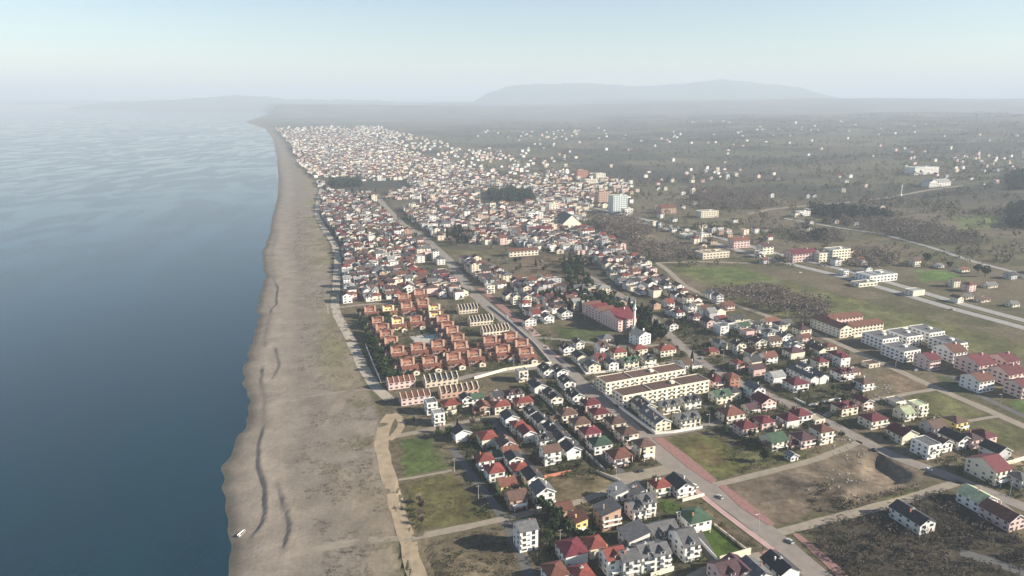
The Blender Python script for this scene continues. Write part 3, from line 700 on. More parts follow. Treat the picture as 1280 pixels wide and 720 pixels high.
ROOF['beige r'] = (.36,.30,.22)
for ln in NEAR.replace('\n', '|').split('|'):
    p = ln.split()
    if len(p) < 8: continue
    hp(float(p[0]), float(p[1]), float(p[2]), float(p[3]), int(p[4]), p[5].replace('_', ' '), p[6].replace('_', ' '), p[7], p[8] if len(p) > 8 else '')

# ---------------- villas round the pool
def villa(wall, tone):
    r = thing('villa', 0, 0, ANG, 0)
    wall_mb('flat', 8, 7.5, 8.6, y0=0).build('wall', wm(wall), r)
    q, _ = roof_mb('hip', 7.2, 6.6, 8.7, .5, .55, y0=.45); q.build('roof', rm('orange'), r)
    for sx in (-4.1, 4.1):
        m_ = MB(); m_.box(sx-.7, sx+.7, -.5, .9, -.5, 10.2); m_.box(sx-.82, sx+.82, -.62, 1.02, 10.2, 10.5); m_.build('tower', wm(tone), r)
    wall_mb('gc', 10.6, 5, 4.6, .55, y0=-5.2, x0=.6).build('lower_wall', wm(wall), r)
    q, _ = roof_mb('gc', 10.6, 5, 4.6, .5, .55, y0=-5.2, x0=.6); q.build('lower_roof', rm('orange'), r)
    wall_mb('gd', 4.2, 3, 3.1, .5, y0=-8.3, x0=3.8).build('entrance_bay', wm('cream'), r)
    q, _ = roof_mb('gd', 4.2, 3, 3.1, .4, .5, y0=-8.3, x0=3.8); q.build('entrance_roof', rm('orange'), r)
    for x_, z in ((-1.6, 6.1), (1.6, 6.1)): put(W_STD, r, x_, 0, z, 'n')
    for x_, z in ((-4.4, 2.6), (-1.6, 2.6), (-3, .6), (0, .6)): put(W_BIG, r, x_, -5.2, z, 'n')
    wall_mb('gd', 3.6, 5, 5.6, .5, y0=1.2, x0=-6.7).build('side_wall', wm('salmon'), r); q, _ = roof_mb('gd', 3.6, 5, 5.6, .35, .5, y0=1.2, x0=-6.7); q.build('side_roof', rm('orange'), r)
    put(W_STD, r, -6.7, 1.2, 1.2, 'n'); put(W_STD, r, -6.7, 1.2, 3.7, 'n')
    put(W_STD, r, 3.8, -8.3, .9, 'n'); put(W_STD, r, -4, 4.5, 5.6, 'l'); put(W_STD, r, -4, 4.5, 2.6, 'l'); put(W_STD, r, -4.7, -2.7, 2.4, 'l')
    m_ = MB(); m_.box(-2.6, 2.6, -1.1, -.02, 7.1-1.6, 7.25-1.6); m_.box(-2.6, 2.6, -1.1, -1.0, 5.65, 6.4); m_.build('balcony', wm(tone), r)
    return r
VP = [(465,400,0),(488,398,1),(511,395,0),(532,391,0),(507,382,0),(527,377,0),(546,398,1),(475,414,0),(500,416,1),(523,412,0),(547,406,1),(481,424,0),(486,432,0),(492,440,0),
      (557,412,0),(563,420,0),(569,427,0),(576,436,0),(500,453,0),(526,449,0),(551,446,0),(580,447,0),(513,470,0),(541,466,0),(571,463,0),(597,459,0),(617,439,0),(643,434,0),(633,453,0),(662,455,0),(657,445,0)]
va = villa('orange', 'salmon'); vb = villa('yellow', 'cream'); VL = []
POOL = at(539, 424)
used = [0, 0]
for u, v, k in VP:
    o = [va, vb][k]
    if used[k]: o = copy_tree(o)
    used[k] = 1
    x, y = at(u, v); x += DX*7; y += DY*7
    o.location = (x, y, H(x, y)); o.scale = (.93*rh.uniform(.94, 1.05), .9, .80*rh.uniform(.9, 1.08)); o.rotation_euler[2] = ANG+rh.choice((0, 0, 0, .06, -.05)); VL.append((math.dist((x, y), POOL), o, k)); TAKEN.append((x, y, 12))
ORD = ['', 'second ', 'third ', 'fourth ', 'fifth ', 'sixth ', 'seventh ', 'eighth ', 'ninth ', 'tenth ', 'eleventh ', 'twelfth ', 'thirteenth ', 'fourteenth ', 'fifteenth ', 'sixteenth ', 'seventeenth ', 'eighteenth ', 'nineteenth ', 'twentieth ']
for tens, ten in (('twenty-', 'thirtieth '), ('thirty-', 'fortieth '), ('forty-', 'fiftieth '), ('fifty-', 'sixtieth '), ('sixty-', 'seventieth ')): ORD += [tens+o for o in ['first ']+ORD[1:9]]+[ten]
for kk in (0, 1):
    for i, (d_, o, k) in enumerate(sorted([q for q in VL if q[2] == kk], key=lambda q: q[0])):
        tag(o, f"{['orange','yellow'][kk]} villa with red tiled roofs and paired towers, {ORD[i]}nearest to the swimming pool", 'villa', 'villas round the swimming pool')
# pool and its terrace
px_, py_ = POOL
r = thing('swimming_pool', px_, py_, ANG)
m_ = MB(); m_.box(-13, 13, -10, 10, -.3, .25); m_.build('terrace', M_CONC, r)
m_ = MB(); m_.box(-2, 11, -7, 7, .26, .34); m_.build('coping', M_TRIM, r)
m_ = MB(); m_.box(-1.4, 10.4, -6.4, 6.4, .35, .38); m_.build('water', mat('pool_water', (.10,.22,.22), .1, .1), r)
tag(r, 'swimming pool of dull teal water on a paved terrace between the orange villas', 'swimming pool')
TAKEN.append((px_, py_, 14))

# ---------------- terraces with tall party walls
def terrace(u, v, n, uw, d_, wall, roof, label, fins=True, fl=2, pitch=.75):
    x, y = at(u, v); r = thing('terraced_house_row', x, y); r.scale = (1, 1, .8); W_ = n*uw; h = fl*2.8
    m_ = wall_mb('gc', W_, d_, h, pitch*.8, x0=W_/2); m_.build('wall', wm(wall), r)
    q, zr = roof_mb('gc', W_, d_, h, .3, pitch*.8, x0=W_/2); q.build('roof', rm(roof), r)
    for i in range(n+1):
        m_ = MB(); t = .2 if fins else .15; xx = i*uw
        P_ = [(-.9, h-1.2), (-.7, h+.6)]+[(d_/2*f, h+.5+(zr-h+.6)*math.sin(f*math.pi/2)) for f in (.15, .35, .6, .8, 1)]+[(d_/2+1, zr+.7), (d_/2+1, h-1)]
        if not fins: P_ = [(-.5, h-.3), (-.4, h+.45), (d_/2, zr+.55), (d_, h+.45), (d_, h-.3)]
        m_.solid([(xx-t, a, b_) for a, b_ in P_]+[(xx+t, a, b_) for a, b_ in P_], [tuple(range(len(P_)-1, -1, -1)), tuple(range(len(P_), 2*len(P_)))]+[(k, (k+1) % len(P_), len(P_)+(k+1) % len(P_), len(P_)+k) for k in range(len(P_))])
        m_.build('party_wall', wm('beige'), r)
    for i in range(n):
        for k in range(fl):
            put(W_STD, r, i*uw+uw/2, 0, .8+k*2.8, 'n')
    for k in range(fl): put(W_STD, r, 0, d_*.5, .9+k*2.8, 'l')
    xx, yy = x+CX*W_/2+DX*d_/2, y+CY*W_/2+DY*d_/2
    for q in range(int(W_/10)+1): TAKEN.append((x+CX*q*10+DX*d_/2, y+CY*q*10+DY*d_/2, 11))
    tag(r, label, 'terraced houses'); return r
terrace(532, 485, 6, 3.2, 7, 'beige', 'charcoal', 'dark roofed terrace with seven curved cream fins just below the orange villas')
terrace(551, 499, 7, 3.1, 6.5, 'salmon', 'brown', 'brown roofed terrace with slanting cream fins behind the red roofed cream bungalow')
terrace(486, 488, 5, 3.1, 7.5, 'pink', 'orange', 'pink terrace with orange red roof beside the beach road corner', False)
terrace(502, 508, 5, 3.2, 7.5, 'pink', 'rust', 'pink terrace with rusty red roof nearer than the fin walled terraces', False)
terrace(574, 393, 6, 2.5, 7.5, 'beige', 'charcoal', 'farthest of three fin walled terraces between villas and avenue')
terrace(588, 408, 7, 2.5, 7.5, 'beige', 'charcoal', 'middle one of three fin walled terraces between villas and avenue')
terrace(604, 421, 8, 2.4, 7.5, 'cream', 'brown', 'nearest of three fin walled terraces between villas and avenue')

# ---------------- apartment blocks and other large buildings
def block(u, v, w_, d_, fl, wall, roof, typ, label, name='apartment_block', cat='apartment block', bays=None, balc=False, rz=ANG, left=True, xleft=False, fh=2.95, s=.76):
    x, y = at(u, v)
    if xleft: x += math.cos(rz)*w_*s/2; y += math.sin(rz)*w_*s/2
    r = thing(name, x, y, rz); r.scale = (s, s, s); h = fl*fh+.3
    wall_mb(typ, w_, d_, h, .45).build('wall', wm(wall), r); q, zr = roof_mb(typ, w_, d_, h, .6, .45)
    q.build('roof', rm(roof), r)
    if typ == 'flat':
        m_ = MB(); m_.box(w_*.1, w_*.1+3, d_*.4, d_*.4+3, h+.13, h+1.6); m_.build('stair_head', wm(wall), r)
        for f in (.33, .66):
            if w_ > 30: m_ = MB(); m_.box(-w_/2+w_*f-.15, -w_/2+w_*f+.15, .3, d_-.3, h+.13, h+.75); m_.build('parapet', wm(wall), r)
    else:
        m_ = MB(); m_.box(w_*.2, w_*.2+1, d_*.4, d_*.4+1, h, zr+1); m_.build('chimney', wm(wall), r)
    n = bays or max(2, int(w_/4)); nl = max(2, int(d_/4.5))
    for k in range(fl):
        z = .9+k*fh
        for i in range(n):
            px_ = -w_/2+w_*(i+.5)/n
            if balc and i % 2 == 0:
                put(W_DOORW, r, px_, 0, z-.5, 'n')
                if k > 0 or fl < 3:
                    m_ = MB(); zb = k*fh+.1; m_.box(px_-1.7, px_+1.7, -1.3, -.01, zb, zb+.15); m_.box(px_-1.7, px_+1.7, -1.3, -1.2, zb+.15, zb+1.0); m_.build('balcony', M_TRIM, r)
            else: put(W_BIG, r, px_, 0, z, 'n')
        if left:
            for i in range(nl): put(W_BIG if balc else W_STD, r, -w_/2, d_*(i+.5)/nl, z, 'l')
    for a in np.arange(-w_/2, w_/2+1, 9):
        for b_ in np.arange(0, d_+1, 9): TAKEN.append((x+s*(math.cos(rz)*a-math.sin(rz)*b_), y+s*(math.sin(rz)*a+math.cos(rz)*b_), 7))
    return tag(r, label, cat)
AP = R(24)
block(757, 494, 71, 14, 3, 'cream', 'brown', 'flat', 'farther of two long cream flat roofed apartment blocks beside the avenue', balc=True, bays=17, rz=AP, xleft=True)
block(778, 511, 75, 14, 3, 'cream', 'brown', 'flat', 'nearer of two long cream flat roofed apartment blocks beside the avenue', balc=True, bays=18, rz=AP, xleft=True)
block(853, 479, 13, 8, 1, 'cream', 'brown', 'mono', 'low cream annex at the far end of long apartment blocks', 'annex', 'annex')
h1 = block(784, 413, 22, 34, 4, 'pink', 'crimson', 'gc', 'large four storey pink hotel with stepped red roofs, its near wing', 'hotel', 'hotel', rz=R(25), s=.70)
# stepped rear wing of the hotel, parts of the same building
for j, (yy, hh, c) in enumerate(((34.2, 12.6, 'rust'), (47, 12.0, 'crimson'), (60, 11.4, 'rust'))):
    wall_mb('gc', 18, 12.6, hh, .5, y0=yy, x0=-1.5).build('wing_wall', wm('pink'), h1); q, _ = roof_mb('gc', 18, 12.6, hh, .5, .5, y0=yy, x0=-1.5); q.build('wing_roof', rm(c), h1)
    for k in range(4): put(W_BIG, h1, -10.5, yy+3, .9+k*2.8, 'l'); put(W_BIG, h1, -10.5, yy+9, .9+k*2.8, 'l')
    TAKEN.append((h1.location.x-math.sin(R(25))*yy*.76, h1.location.y+math.cos(R(25))*yy*.76, 13))
h1['label'] = 'large four storey pink hotel with stepped red roofs beside the white minaret'
block(806, 431, 14, 13, 3, 'white', 'light grey', 'gd', 'tall white modern house with sloping pale roof beside the pink hotel', 'modern_house', 'house', rz=R(35), bays=3)
for i, (u, v, lab) in enumerate(((1139,452,'nearest to the road bend'),(1184+14,443,'farthest inland, standing apart'),(1112,436,'at the seaward end of the back line'),(1142,433,'in the middle of the back line'),(1170,428,'at the inland end of the back line'))):
    block(u, v, 18, 23, 3, 'white', 'grey', 'flat', 'white apartment block with flat grey roof, '+lab, balc=True, bays=5)['group'] = 'white flat roofed apartment blocks'
for u, v, w_, d_, fl, roof, lab in ((1168,463,11,16,3,'crimson','small and nearest to white flat roofed blocks'),(1199,453,15,20,3,'rust','second from the white flat roofed blocks'),(1233,469,18,22,4,'crimson','largest, in middle of the estate'),
        (1265,465,14,18,4,'crimson','behind the largest one'),(1232,490,15,16,4,'rust','with blank white end wall by the dirt road'),(1270,481,18,18,3,'crimson','inland of the one with blank end wall'),(1286,497,16,14,3,'crimson','at the edge of the estate nearest the track')):
    block(u, v, w_, d_, fl-(fl > 3), 'pink' if roof == 'crimson' else 'white', roof, 'gc', 'red roofed apartment block '+lab, balc=(w_ > 13 and v != 490), bays=4)['group'] = 'red roofed apartment blocks of the inland estate'
rb = block(1057, 422, 14, 38, 3, 'cream', 'rust', 'gd', 'red roofed cream courtyard complex behind the long low white wall', 'courtyard_building', 'courtyard building', bays=3)
for (x0_, y0_, w_, d_, t_) in ((27, 2, 38, 12, 'gc'), (27, 27, 38, 12, 'gc')):
    wall_mb(t_, w_, d_, 8.6, .5, y0=y0_, x0=x0_).build('wing_wall', wm('cream' if y0_ < 10 else 'pink'), rb); q, _ = roof_mb(t_, w_, d_, 8.6, .6, .5, y0=y0_, x0=x0_); q.build('wing_roof', rm('rust'), rb)
    for k in range(3):
        for i in range(9): put(W_BIG, rb, x0_-w_/2+w_*(i+.5)/9, y0_, .9+k*2.85, 'n')
FARB = [
 (775,267,24,16,9,'pale blue','pale green','flat','tall teal and white apartment building, tallest in the middle distance'),
 (755,256,20,14,7,'salmon','rust','flat','salmon red apartment building beside the tall teal one'),
 (786,269,14,12,3,'white','light grey','flat','low white building at the foot of the tall teal one'),
 (728,224,26,16,6,'orange','orange','flat','ochre apartment building on the skyline of the inland town'),
 (751,226,22,16,5,'cream','light grey','flat','cream apartment building just inland of the ochre one'),
 (739,232,24,14,4,'cream','light grey','flat','wide cream building below the ochre apartment building'),
 (836,267,26,16,3,'salmon','rust','gc','salmon building with rusty roof alone among brown fields'),
 (887,272,30,14,3,'cream','light grey','flat','long cream building beyond the salmon one in brown fields'),
 (895,323,34,16,2,'beige','beige r','flat','beige school like building beside the farther minaret'),
 (927,310,22,12,3,'pink','rust','gc','pink building with rusty roof by the highway'),
 (960,318,14,12,3,'cream','plum','gc','cream building with plum roof by the highway'),
 (1006,327,32,15,3,'pink','crimson','gc','pink hall with crimson roof along the highway'),
 (1032,327,18,13,3,'cream','light grey','flat','cream block next to the pink hall along the highway'),
 (1051,326,24,14,4,'cream','light grey','flat','pale blocky building inland of the pink hall and cream block'),
 (1104,352,34,18,2,'white','light grey','flat','white warehouse with flat pale roof beside the highway'),
 (1085,358,22,10,1,'cream','grey','flat','low cream shed adjoining the white warehouse'),
 (873,297,38,14,1,'cream','light grey','flat','long pale roofed market shed beside the highway'),
 (1158,218,70,26,5,'white','light grey','flat','far large white apartment slab on the inland hillside'),
 (1180,233,34,20,3,'white','light grey','gc','far white hall at the end of hillside road'),
 (1167,234,24,18,3,'white','light grey','gd','far white gabled hall above the hillside road'),
 (690,283,30,12,3,'cream','light grey','flat','long cream block in the inland town before gabled hall'),
 (670,277,22,12,4,'white','light grey','flat','white block behind the long cream block of inland town'),
 (692,267,14,12,5,'cream','light grey','flat','narrow tall cream block of the inland town'),
 (678,292,30,12,2,'pink','crimson','gc','low pink block with crimson roof in the inland town'),
 (655,320,34,10,2,'cream','rust','gc','long cream terrace with rust roof facing bare brown plot'),
 (1006,270,20,10,2,'white','light grey','flat','small white building where two inland roads fork')]
for a in FARB: block(*a, s=.95, name='building' if a[4] < 4 else 'apartment_block', cat='building' if a[4] < 4 else 'apartment block')
x, y = at(715, 285); r = thing('gabled_hall', x, y); wall_mb('gd', 26, 30, 6, .85).build('wall', wm('cream'), r); q, _ = roof_mb('gd', 26, 30, 6, .6, .85); q.build('roof', rm('grey'), r)
for i in (-6, 0, 6): put(W_BIG, r, i, 0, 2, 'n')
tag(r, 'steep cream gabled hall with grey roof in the inland town', 'hall'); TAKEN.append((x, y+12, 24))
def minaret(u, v, h, label):
    x, y = at(u, v); r = thing('minaret', x, y)
    m_ = MB(); m_.box(-1.3, 1.3, -1.3, 1.3, -.4, 3.2); m_.build('base', wm('white'), r)
    m_ = MB(); m_.cyl(0, 0, 3.2, h*.8, .95, .8, 12); m_.build('shaft', wm('white'), r)
    m_ = MB(); m_.cyl(0, 0, h*.62, h*.66, .9, 1.5, 12); m_.cyl(0, 0, h*.66, h*.69, 1.5, 1.5, 12); m_.build('gallery', wm('white'), r)
    m_ = MB(); m_.cyl(0, 0, h*.8, h, .95, .05, 12); m_.build('spire', rm('light grey'), r)
    tag(r, label, 'minaret')
minaret(792, 414, 25, 'slim white minaret standing before the large pink hotel')
minaret(876, 307, 26, 'slim white minaret beside the beige school like building by highway')
minaret(526, 260, 26, 'distant white minaret rising over the crowded seaside town')
minaret(1126, 245, 24, 'white minaret beside the hillside road inland')

# ------------------------------------------------------------------ rest of the town
REG = [
 ([(422,378),(413,300),(398,262),(402,240),(480,248),(503,283),(530,300),(556,325),(585,366),(572,374),(540,374),(440,378)], .95, 8.9, 9.8),
 ([(504,262),(540,296),(568,310),(655,311),(690,317),(735,318),(765,345),(812,385),(868,392),(880,386),(855,366),(812,334),(770,304),(735,286),(700,262),(600,250),(540,252)], .90, 9.4, 10.6),
 ([(578,323),(606,326),(640,352),(628,362),(612,364),(588,345)], .9, 10, 11),
 ([(652,350),(690,356),(760,352),(752,362),(700,372),(662,370)], .95, 10.5, 11.5),
 ([(652,376),(690,374),(736,384),(700,392),(655,404)], .85, 10.5, 12),
 ([(812,384),(868,392),(925,402),(985,413),(1045,440),(1060,455),(1010,441),(950,436),(930,425),(850,412),(824,400)], .88, 10.2, 11.2),
 ([(1000,455),(1050,445),(1105,472),(1075,500),(1040,495),(1060,478)], .5, 11.5, 13),
 ([(402,240),(398,225),(372,200),(352,180),(343,167),(430,166),(480,178),(520,193),(580,210),(640,226),(700,240),(735,262),(735,286),(700,262),(600,250),(540,252),(480,248)], .74, 10.6, 12.6),
 ([(650,222),(720,215),(790,230),(795,262),(740,262),(700,250),(650,240)], .5, 13, 17),
 ([(855,211),(925,211),(932,228),(862,230)], .32, 22, 34),
 ([(1115,204),(1290,200),(1290,245),(1200,232),(1130,220)], .22, 22, 36),
 ([(650,165),(722,162),(725,200),(645,204)], .12, 26, 40),
 ([(540,190),(650,186),(665,216),(560,208)], .28, 22, 36),
 ([(335,160),(480,158),(500,176),(343,172)], .40, 20, 40),
 ([(900,286),(965,286),(965,332),(900,326)], .22, 18, 24),
 ([(960,222),(1110,222),(1110,262),(965,256)], .10, 22, 34),
 ([(700,180),(960,170),(1100,190),(1280,180),(1280,205),(850,214)], .02, 26, 50),
 ([(780,262),(960,250),(1100,300),(1280,330),(1280,410),(1150,360),(980,320),(850,285)], .032, 20, 26),
 ([(780,232),(850,222),(850,236),(790,245)], .2, 24, 36),
 ([(600,522),(690,472),(725,470),(822,590),(790,600),(745,596),(690,560),(640,545)], .6, 9.6, 11),
 ([(690,640),(860,610),(905,705),(860,730),(700,730)], .55, 10.5, 12),
 ([(900,470),(1040,500),(1080,545),(1000,560),(930,545),(895,500)], .55, 11, 12),
 ([(430,166),(520,193),(640,226),(735,262),(790,262),(770,225),(680,200),(560,178),(470,160)], .2, 16, 22),
 ([(560,162),(900,158),(1280,168),(1280,205),(700,215)], .03, 30, 50),
 ([(690,425),(760,438),(870,452),(900,430),(1000,445),(1060,455),(1000,470),(900,470),(740,455)], .45, 11, 12.5),
 ([(640,352),(745,350),(762,372),(735,386),(700,396),(655,408),(636,384)], .8, 10, 11.5),
 ([(735,345),(800,378),(830,400),(800,396),(735,380)], .6, 11, 12.5),
 ([(780,262),(900,285),(985,330),(940,330),(880,318),(800,300),(745,275)], .14, 14, 17),
 ([(990,268),(1060,262),(1130,288),(1000,300)], .10, 16, 20),
 ([(1180,318),(1290,340),(1290,400),(1200,388),(1130,350)], .10, 15, 18),
 ([(985,322),(1065,336),(1120,352),(1180,378),(1150,362),(1060,320),(1000,312)], .18, 13, 16),
 ([(790,215),(1000,215),(1000,240),(790,245)], .06, 20, 30),
 ([(1000,402),(1045,408),(1060,420),(1035,418)], .0, 24, 36),
]
PARK = [P0(p) for p in ([(556,294),(578,288),(592,304),(565,308)], [(700,330),(722,326),(742,362),(712,366)], [(556,306),(650,306),(656,322),(575,326)], [(600,238),(665,236),(672,256),(600,258)],
  [(655,322),(722,322),(732,352),(652,356),(640,335)], [(520,330),(548,326),(552,345),(525,345)], [(470,246),(520,235),(505,225),(405,228),(404,234),(420,240)] )]
WPAL = ['white']*10+['cream']*6+['beige']*2+['pink']*3+['salmon', 'grey']
RPAL = ['grey']*5+['brown']*5+['red']*2+['rust']*3+['crimson']+['charcoal']*3+['plum']*2+['light grey']*4
rt = random.Random(21); CAND = []
OPENP = [P0(p) for p in ([(672,597),(745,583),(795,612),(760,640),(690,652)], [(497,551),(560,546),(620,650),(510,665)], [(819,627),(853,632),(848,643),(828,641)], [(867,667),(890,656),(932,687),(899,698)], [(828,549),(900,545),(950,586),(900,604)], [(897,606),(1000,575),(1080,545),(1155,592),(1130,615),(975,660)], [(850,612),(880,612),(960,692),(900,660)], [(995,482),(1050,478),(1056,500),(1010,506)])]
TK = np.array([(a, b_, c) for a, b_, c in TAKEN])
rp = [(np.array(q), wd) for q, wd in ALLR]
for pl, dens, ds, dt in REG:
    pp = P0(pl); S = [st(*p) for p in pp]
    s0, s1 = min(p[0] for p in S), max(p[0] for p in S); t0, t1 = min(p[1] for p in S), max(p[1] for p in S)
    ss = np.arange(math.floor(s0/ds)*ds, s1, ds); tt = np.arange(math.floor(t0/dt)*dt, t1, dt)
    ss = ss+np.where(np.round(ss/ds) % 2 == 0, 1.3, -1.3)       # lanes between pairs of rows
    SS, TT = np.meshgrid(ss, tt); SS = SS.ravel()+rng.uniform(-1, 1, SS.size)*.9*(ds/11); TT = TT.ravel()+rng.uniform(-1, 1, TT.size)*1.9*(dt/12)
    XX = OX+SS*CX+TT*DX; YY = OY+SS*CY+TT*DY
    k = inpoly(XX, YY, pp) & (rng.uniform(0, 1, XX.size) < dens)
    bl = vnoise(np.floor(SS/70)*3.1, np.floor(TT/110)*1.7, 5)    # here and there an empty block
    k &= ~((bl < .10) & (rng.uniform(0, 1, XX.size) < .8))
    for p in PARK: k &= ~inpoly(XX, YY, p)
    XX, YY = XX[k], YY[k]
    if not len(XX): continue
    dd = np.min(np.hypot(XX[:, None]-TK[None, :, 0], YY[:, None]-TK[None, :, 1])-TK[None, :, 2], 1); k = dd > 2.6
    for q, wd in rp: k &= segdist(XX, YY, [tuple(p) for p in q[::2]]) > wd/2+5
    k &= (XX-xshore(YY)) > 60
    k &= (YY < 1700) | (rng.uniform(0, 1, XX.size) < .72)
    for pl_ in OPENP: k &= ~inpoly(XX, YY, pl_)
    for x, y in zip(XX[k], YY[k]): CAND.append((float(x), float(y)))
CAND.sort(key=lambda p: p[1])
NIND = 298-len(HOUSES)
for i, (x, y) in enumerate(CAND[:NIND]):
    big = rt.random() < .12
    house(x-DX*3.6, y-DY*3.6, rt.uniform(8, 10.5)+(4 if big else 0), rt.uniform(8.5, 11.5), rt.choice((2, 2, 2, 3, 1 if rt.random() < .5 else 3)), rt.choice(WPAL), rt.choice(RPAL), rt.choice(('gd', 'gd', 'gc', 'gc', 'hip', 'hip', 'flat' if rt.random() < .5 else 'hip')), rt.choice(('', '', 'd', 'b')), detail=1)
# beyond them: thousands of far houses as one mass
far = CAND[NIND:]; fx = np.array([p[0] for p in far]); fy = np.array([p[1] for p in far]); fz = th(fx, fy)
wl = sorted(set(WPAL+['tan'])); rl = sorted(set(RPAL)); mb = MB()
def place(mb, m2, x, y, z, rz, base):
    c, s = math.cos(rz), math.sin(rz); i = len(mb.v)
    mb.v += [(x+a*c-b_*s, y+a*s+b_*c, z+h) for a, b_, h in m2.v]; mb.f += [tuple(i+k for k in f) for f in m2.f]; mb.m += [base+q for q in m2.m]
for x, y, z in zip(fx, fy, fz):
    x, y, z = float(x), float(y), float(z); k = .78+max(0, y-1500)/13000
    w_, d_, fl = rt.uniform(7.5, 11)*k, rt.uniform(8, 11)*k, rt.choice((2, 2, 3, 3))+(rt.random() < .05)*2
    ty = rt.choice(('gd', 'gc', 'gc', 'hip', 'hip', 'flat')); wi = rt.choice(WPAL+['beige', 'grey', 'tan', 'pink', 'beige', 'tan']); ri = rt.choice(RPAL); h = fl*2.1*min(1.2, k+.2); rz = ANG+rt.choice((0, 0, math.pi/2))+rt.uniform(-.08, .08)
    place(mb, wall_mb(ty, w_, d_, h, .5), x, y, z, rz, wl.index(wi)); q, _ = roof_mb(ty, w_, d_, h, .5, .5); place(mb, q, x, y, z, rz, len(wl)+rl.index(ri))
    if y < 1500:
        q = MB()
        for kk in range(fl):
            for sx in (-.25, .25): q.box(w_*sx-.5, w_*sx+.5, -.06, .05, .7+kk*2.1, 1.7+kk*2.1)
            q.box(-w_/2-.06, -w_/2+.05, d_*.4, d_*.4+1.1, .7+kk*2.1, 1.7+kk*2.1)
        place(mb, q, x, y, z, rz, len(wl)+len(rl))
tag(mb.build('distant_houses', [wm(c) for c in wl]+[rm(c) for c in rl]+[M_WIN]), 'dense mass of small pale houses with brown and red roofs fading up the coast', 'distant houses', kind='stuff')
print('houses', len(HOUSES), 'far', len(far))

# labels of the single houses: look, then row counted from the avenue, then rank going away
from collections import defaultdict
AVP = [at(u, v) for u, v in AV]
av_t = sorted([(st(*p)[1], st(*p)[0]) for p in AVP])
rows_ = defaultdict(list)
for hrec in HOUSES:
    root, wall, roof, typ, x, y, fl = hrec; s, t = st(x, y); s -= float(np.interp(t, [a for a, _ in av_t], [b_ for _, b_ in av_t]))
    key = (f"{wall} house with {roof.replace('beige r','beige')} {NM[typ]} roof", 'seaward' if s < 0 else 'inland', int(abs(s)//22)); rows_[key].append((t, root))
for (desc, side, k), L in rows_.items():
    L.sort(key=lambda q: q[0])
    rown = {0: 'first', **{i: (ORD[i].strip() if i < len(ORD) else 'last') for i in range(1, 40)}}[k]
    for i, (t, root) in enumerate(L):
        rank = '' if len(L) == 1 else f", {ORD[i]}nearest" if i < len(ORD) else f", number {i+1} going away"
        tag(root, f"{desc}{rank} in {rown} row {side} of avenue", 'house', 'houses of the seaside town')

# ------------------------------------------------------------------ garden walls, poles, boat, cars
def wall_line(pts, h, t, c, label, name='garden_wall'):
    P = [at(u, v) for u, v in pts]; x0, y0 = P[0]; r = thing(name, x0, y0, 0)
    m_ = MB(); cap = MB()
    for (x1, y1), (x2, y2) in zip(P, P[1:]):
        L = math.hypot(x2-x1, y2-y1); nx_, ny_ = -(y2-y1)/L*t/2, (x2-x1)/L*t/2
        f = [(x1+nx_-x0, y1+ny_-y0), (x1-nx_-x0, y1-ny_-y0), (x2-nx_-x0, y2-ny_-y0), (x2+nx_-x0, y2+ny_-y0)]
        m_.solid([(a, b_, -.5) for a, b_ in f]+[(a, b_, h) for a, b_ in f], [(3,2,1,0),(4,5,6,7),(0,1,5,4),(1,2,6,5),(2,3,7,6),(3,0,4,7)])
        f = [(x1+nx_*1.5-x0, y1+ny_*1.5-y0), (x1-nx_*1.5-x0, y1-ny_*1.5-y0), (x2-nx_*1.5-x0, y2-ny_*1.5-y0), (x2+nx_*1.5-x0, y2+ny_*1.5-y0)]
        cap.solid([(a, b_, h+.002) for a, b_ in f]+[(a, b_, h+.1) for a, b_ in f], [(3,2,1,0),(4,5,6,7),(0,1,5,4),(1,2,6,5),(2,3,7,6),(3,0,4,7)])
    m_.build('wall_body', wm(c), r); cap.build('coping', wm(c), r)
    return tag(r, label, 'wall')
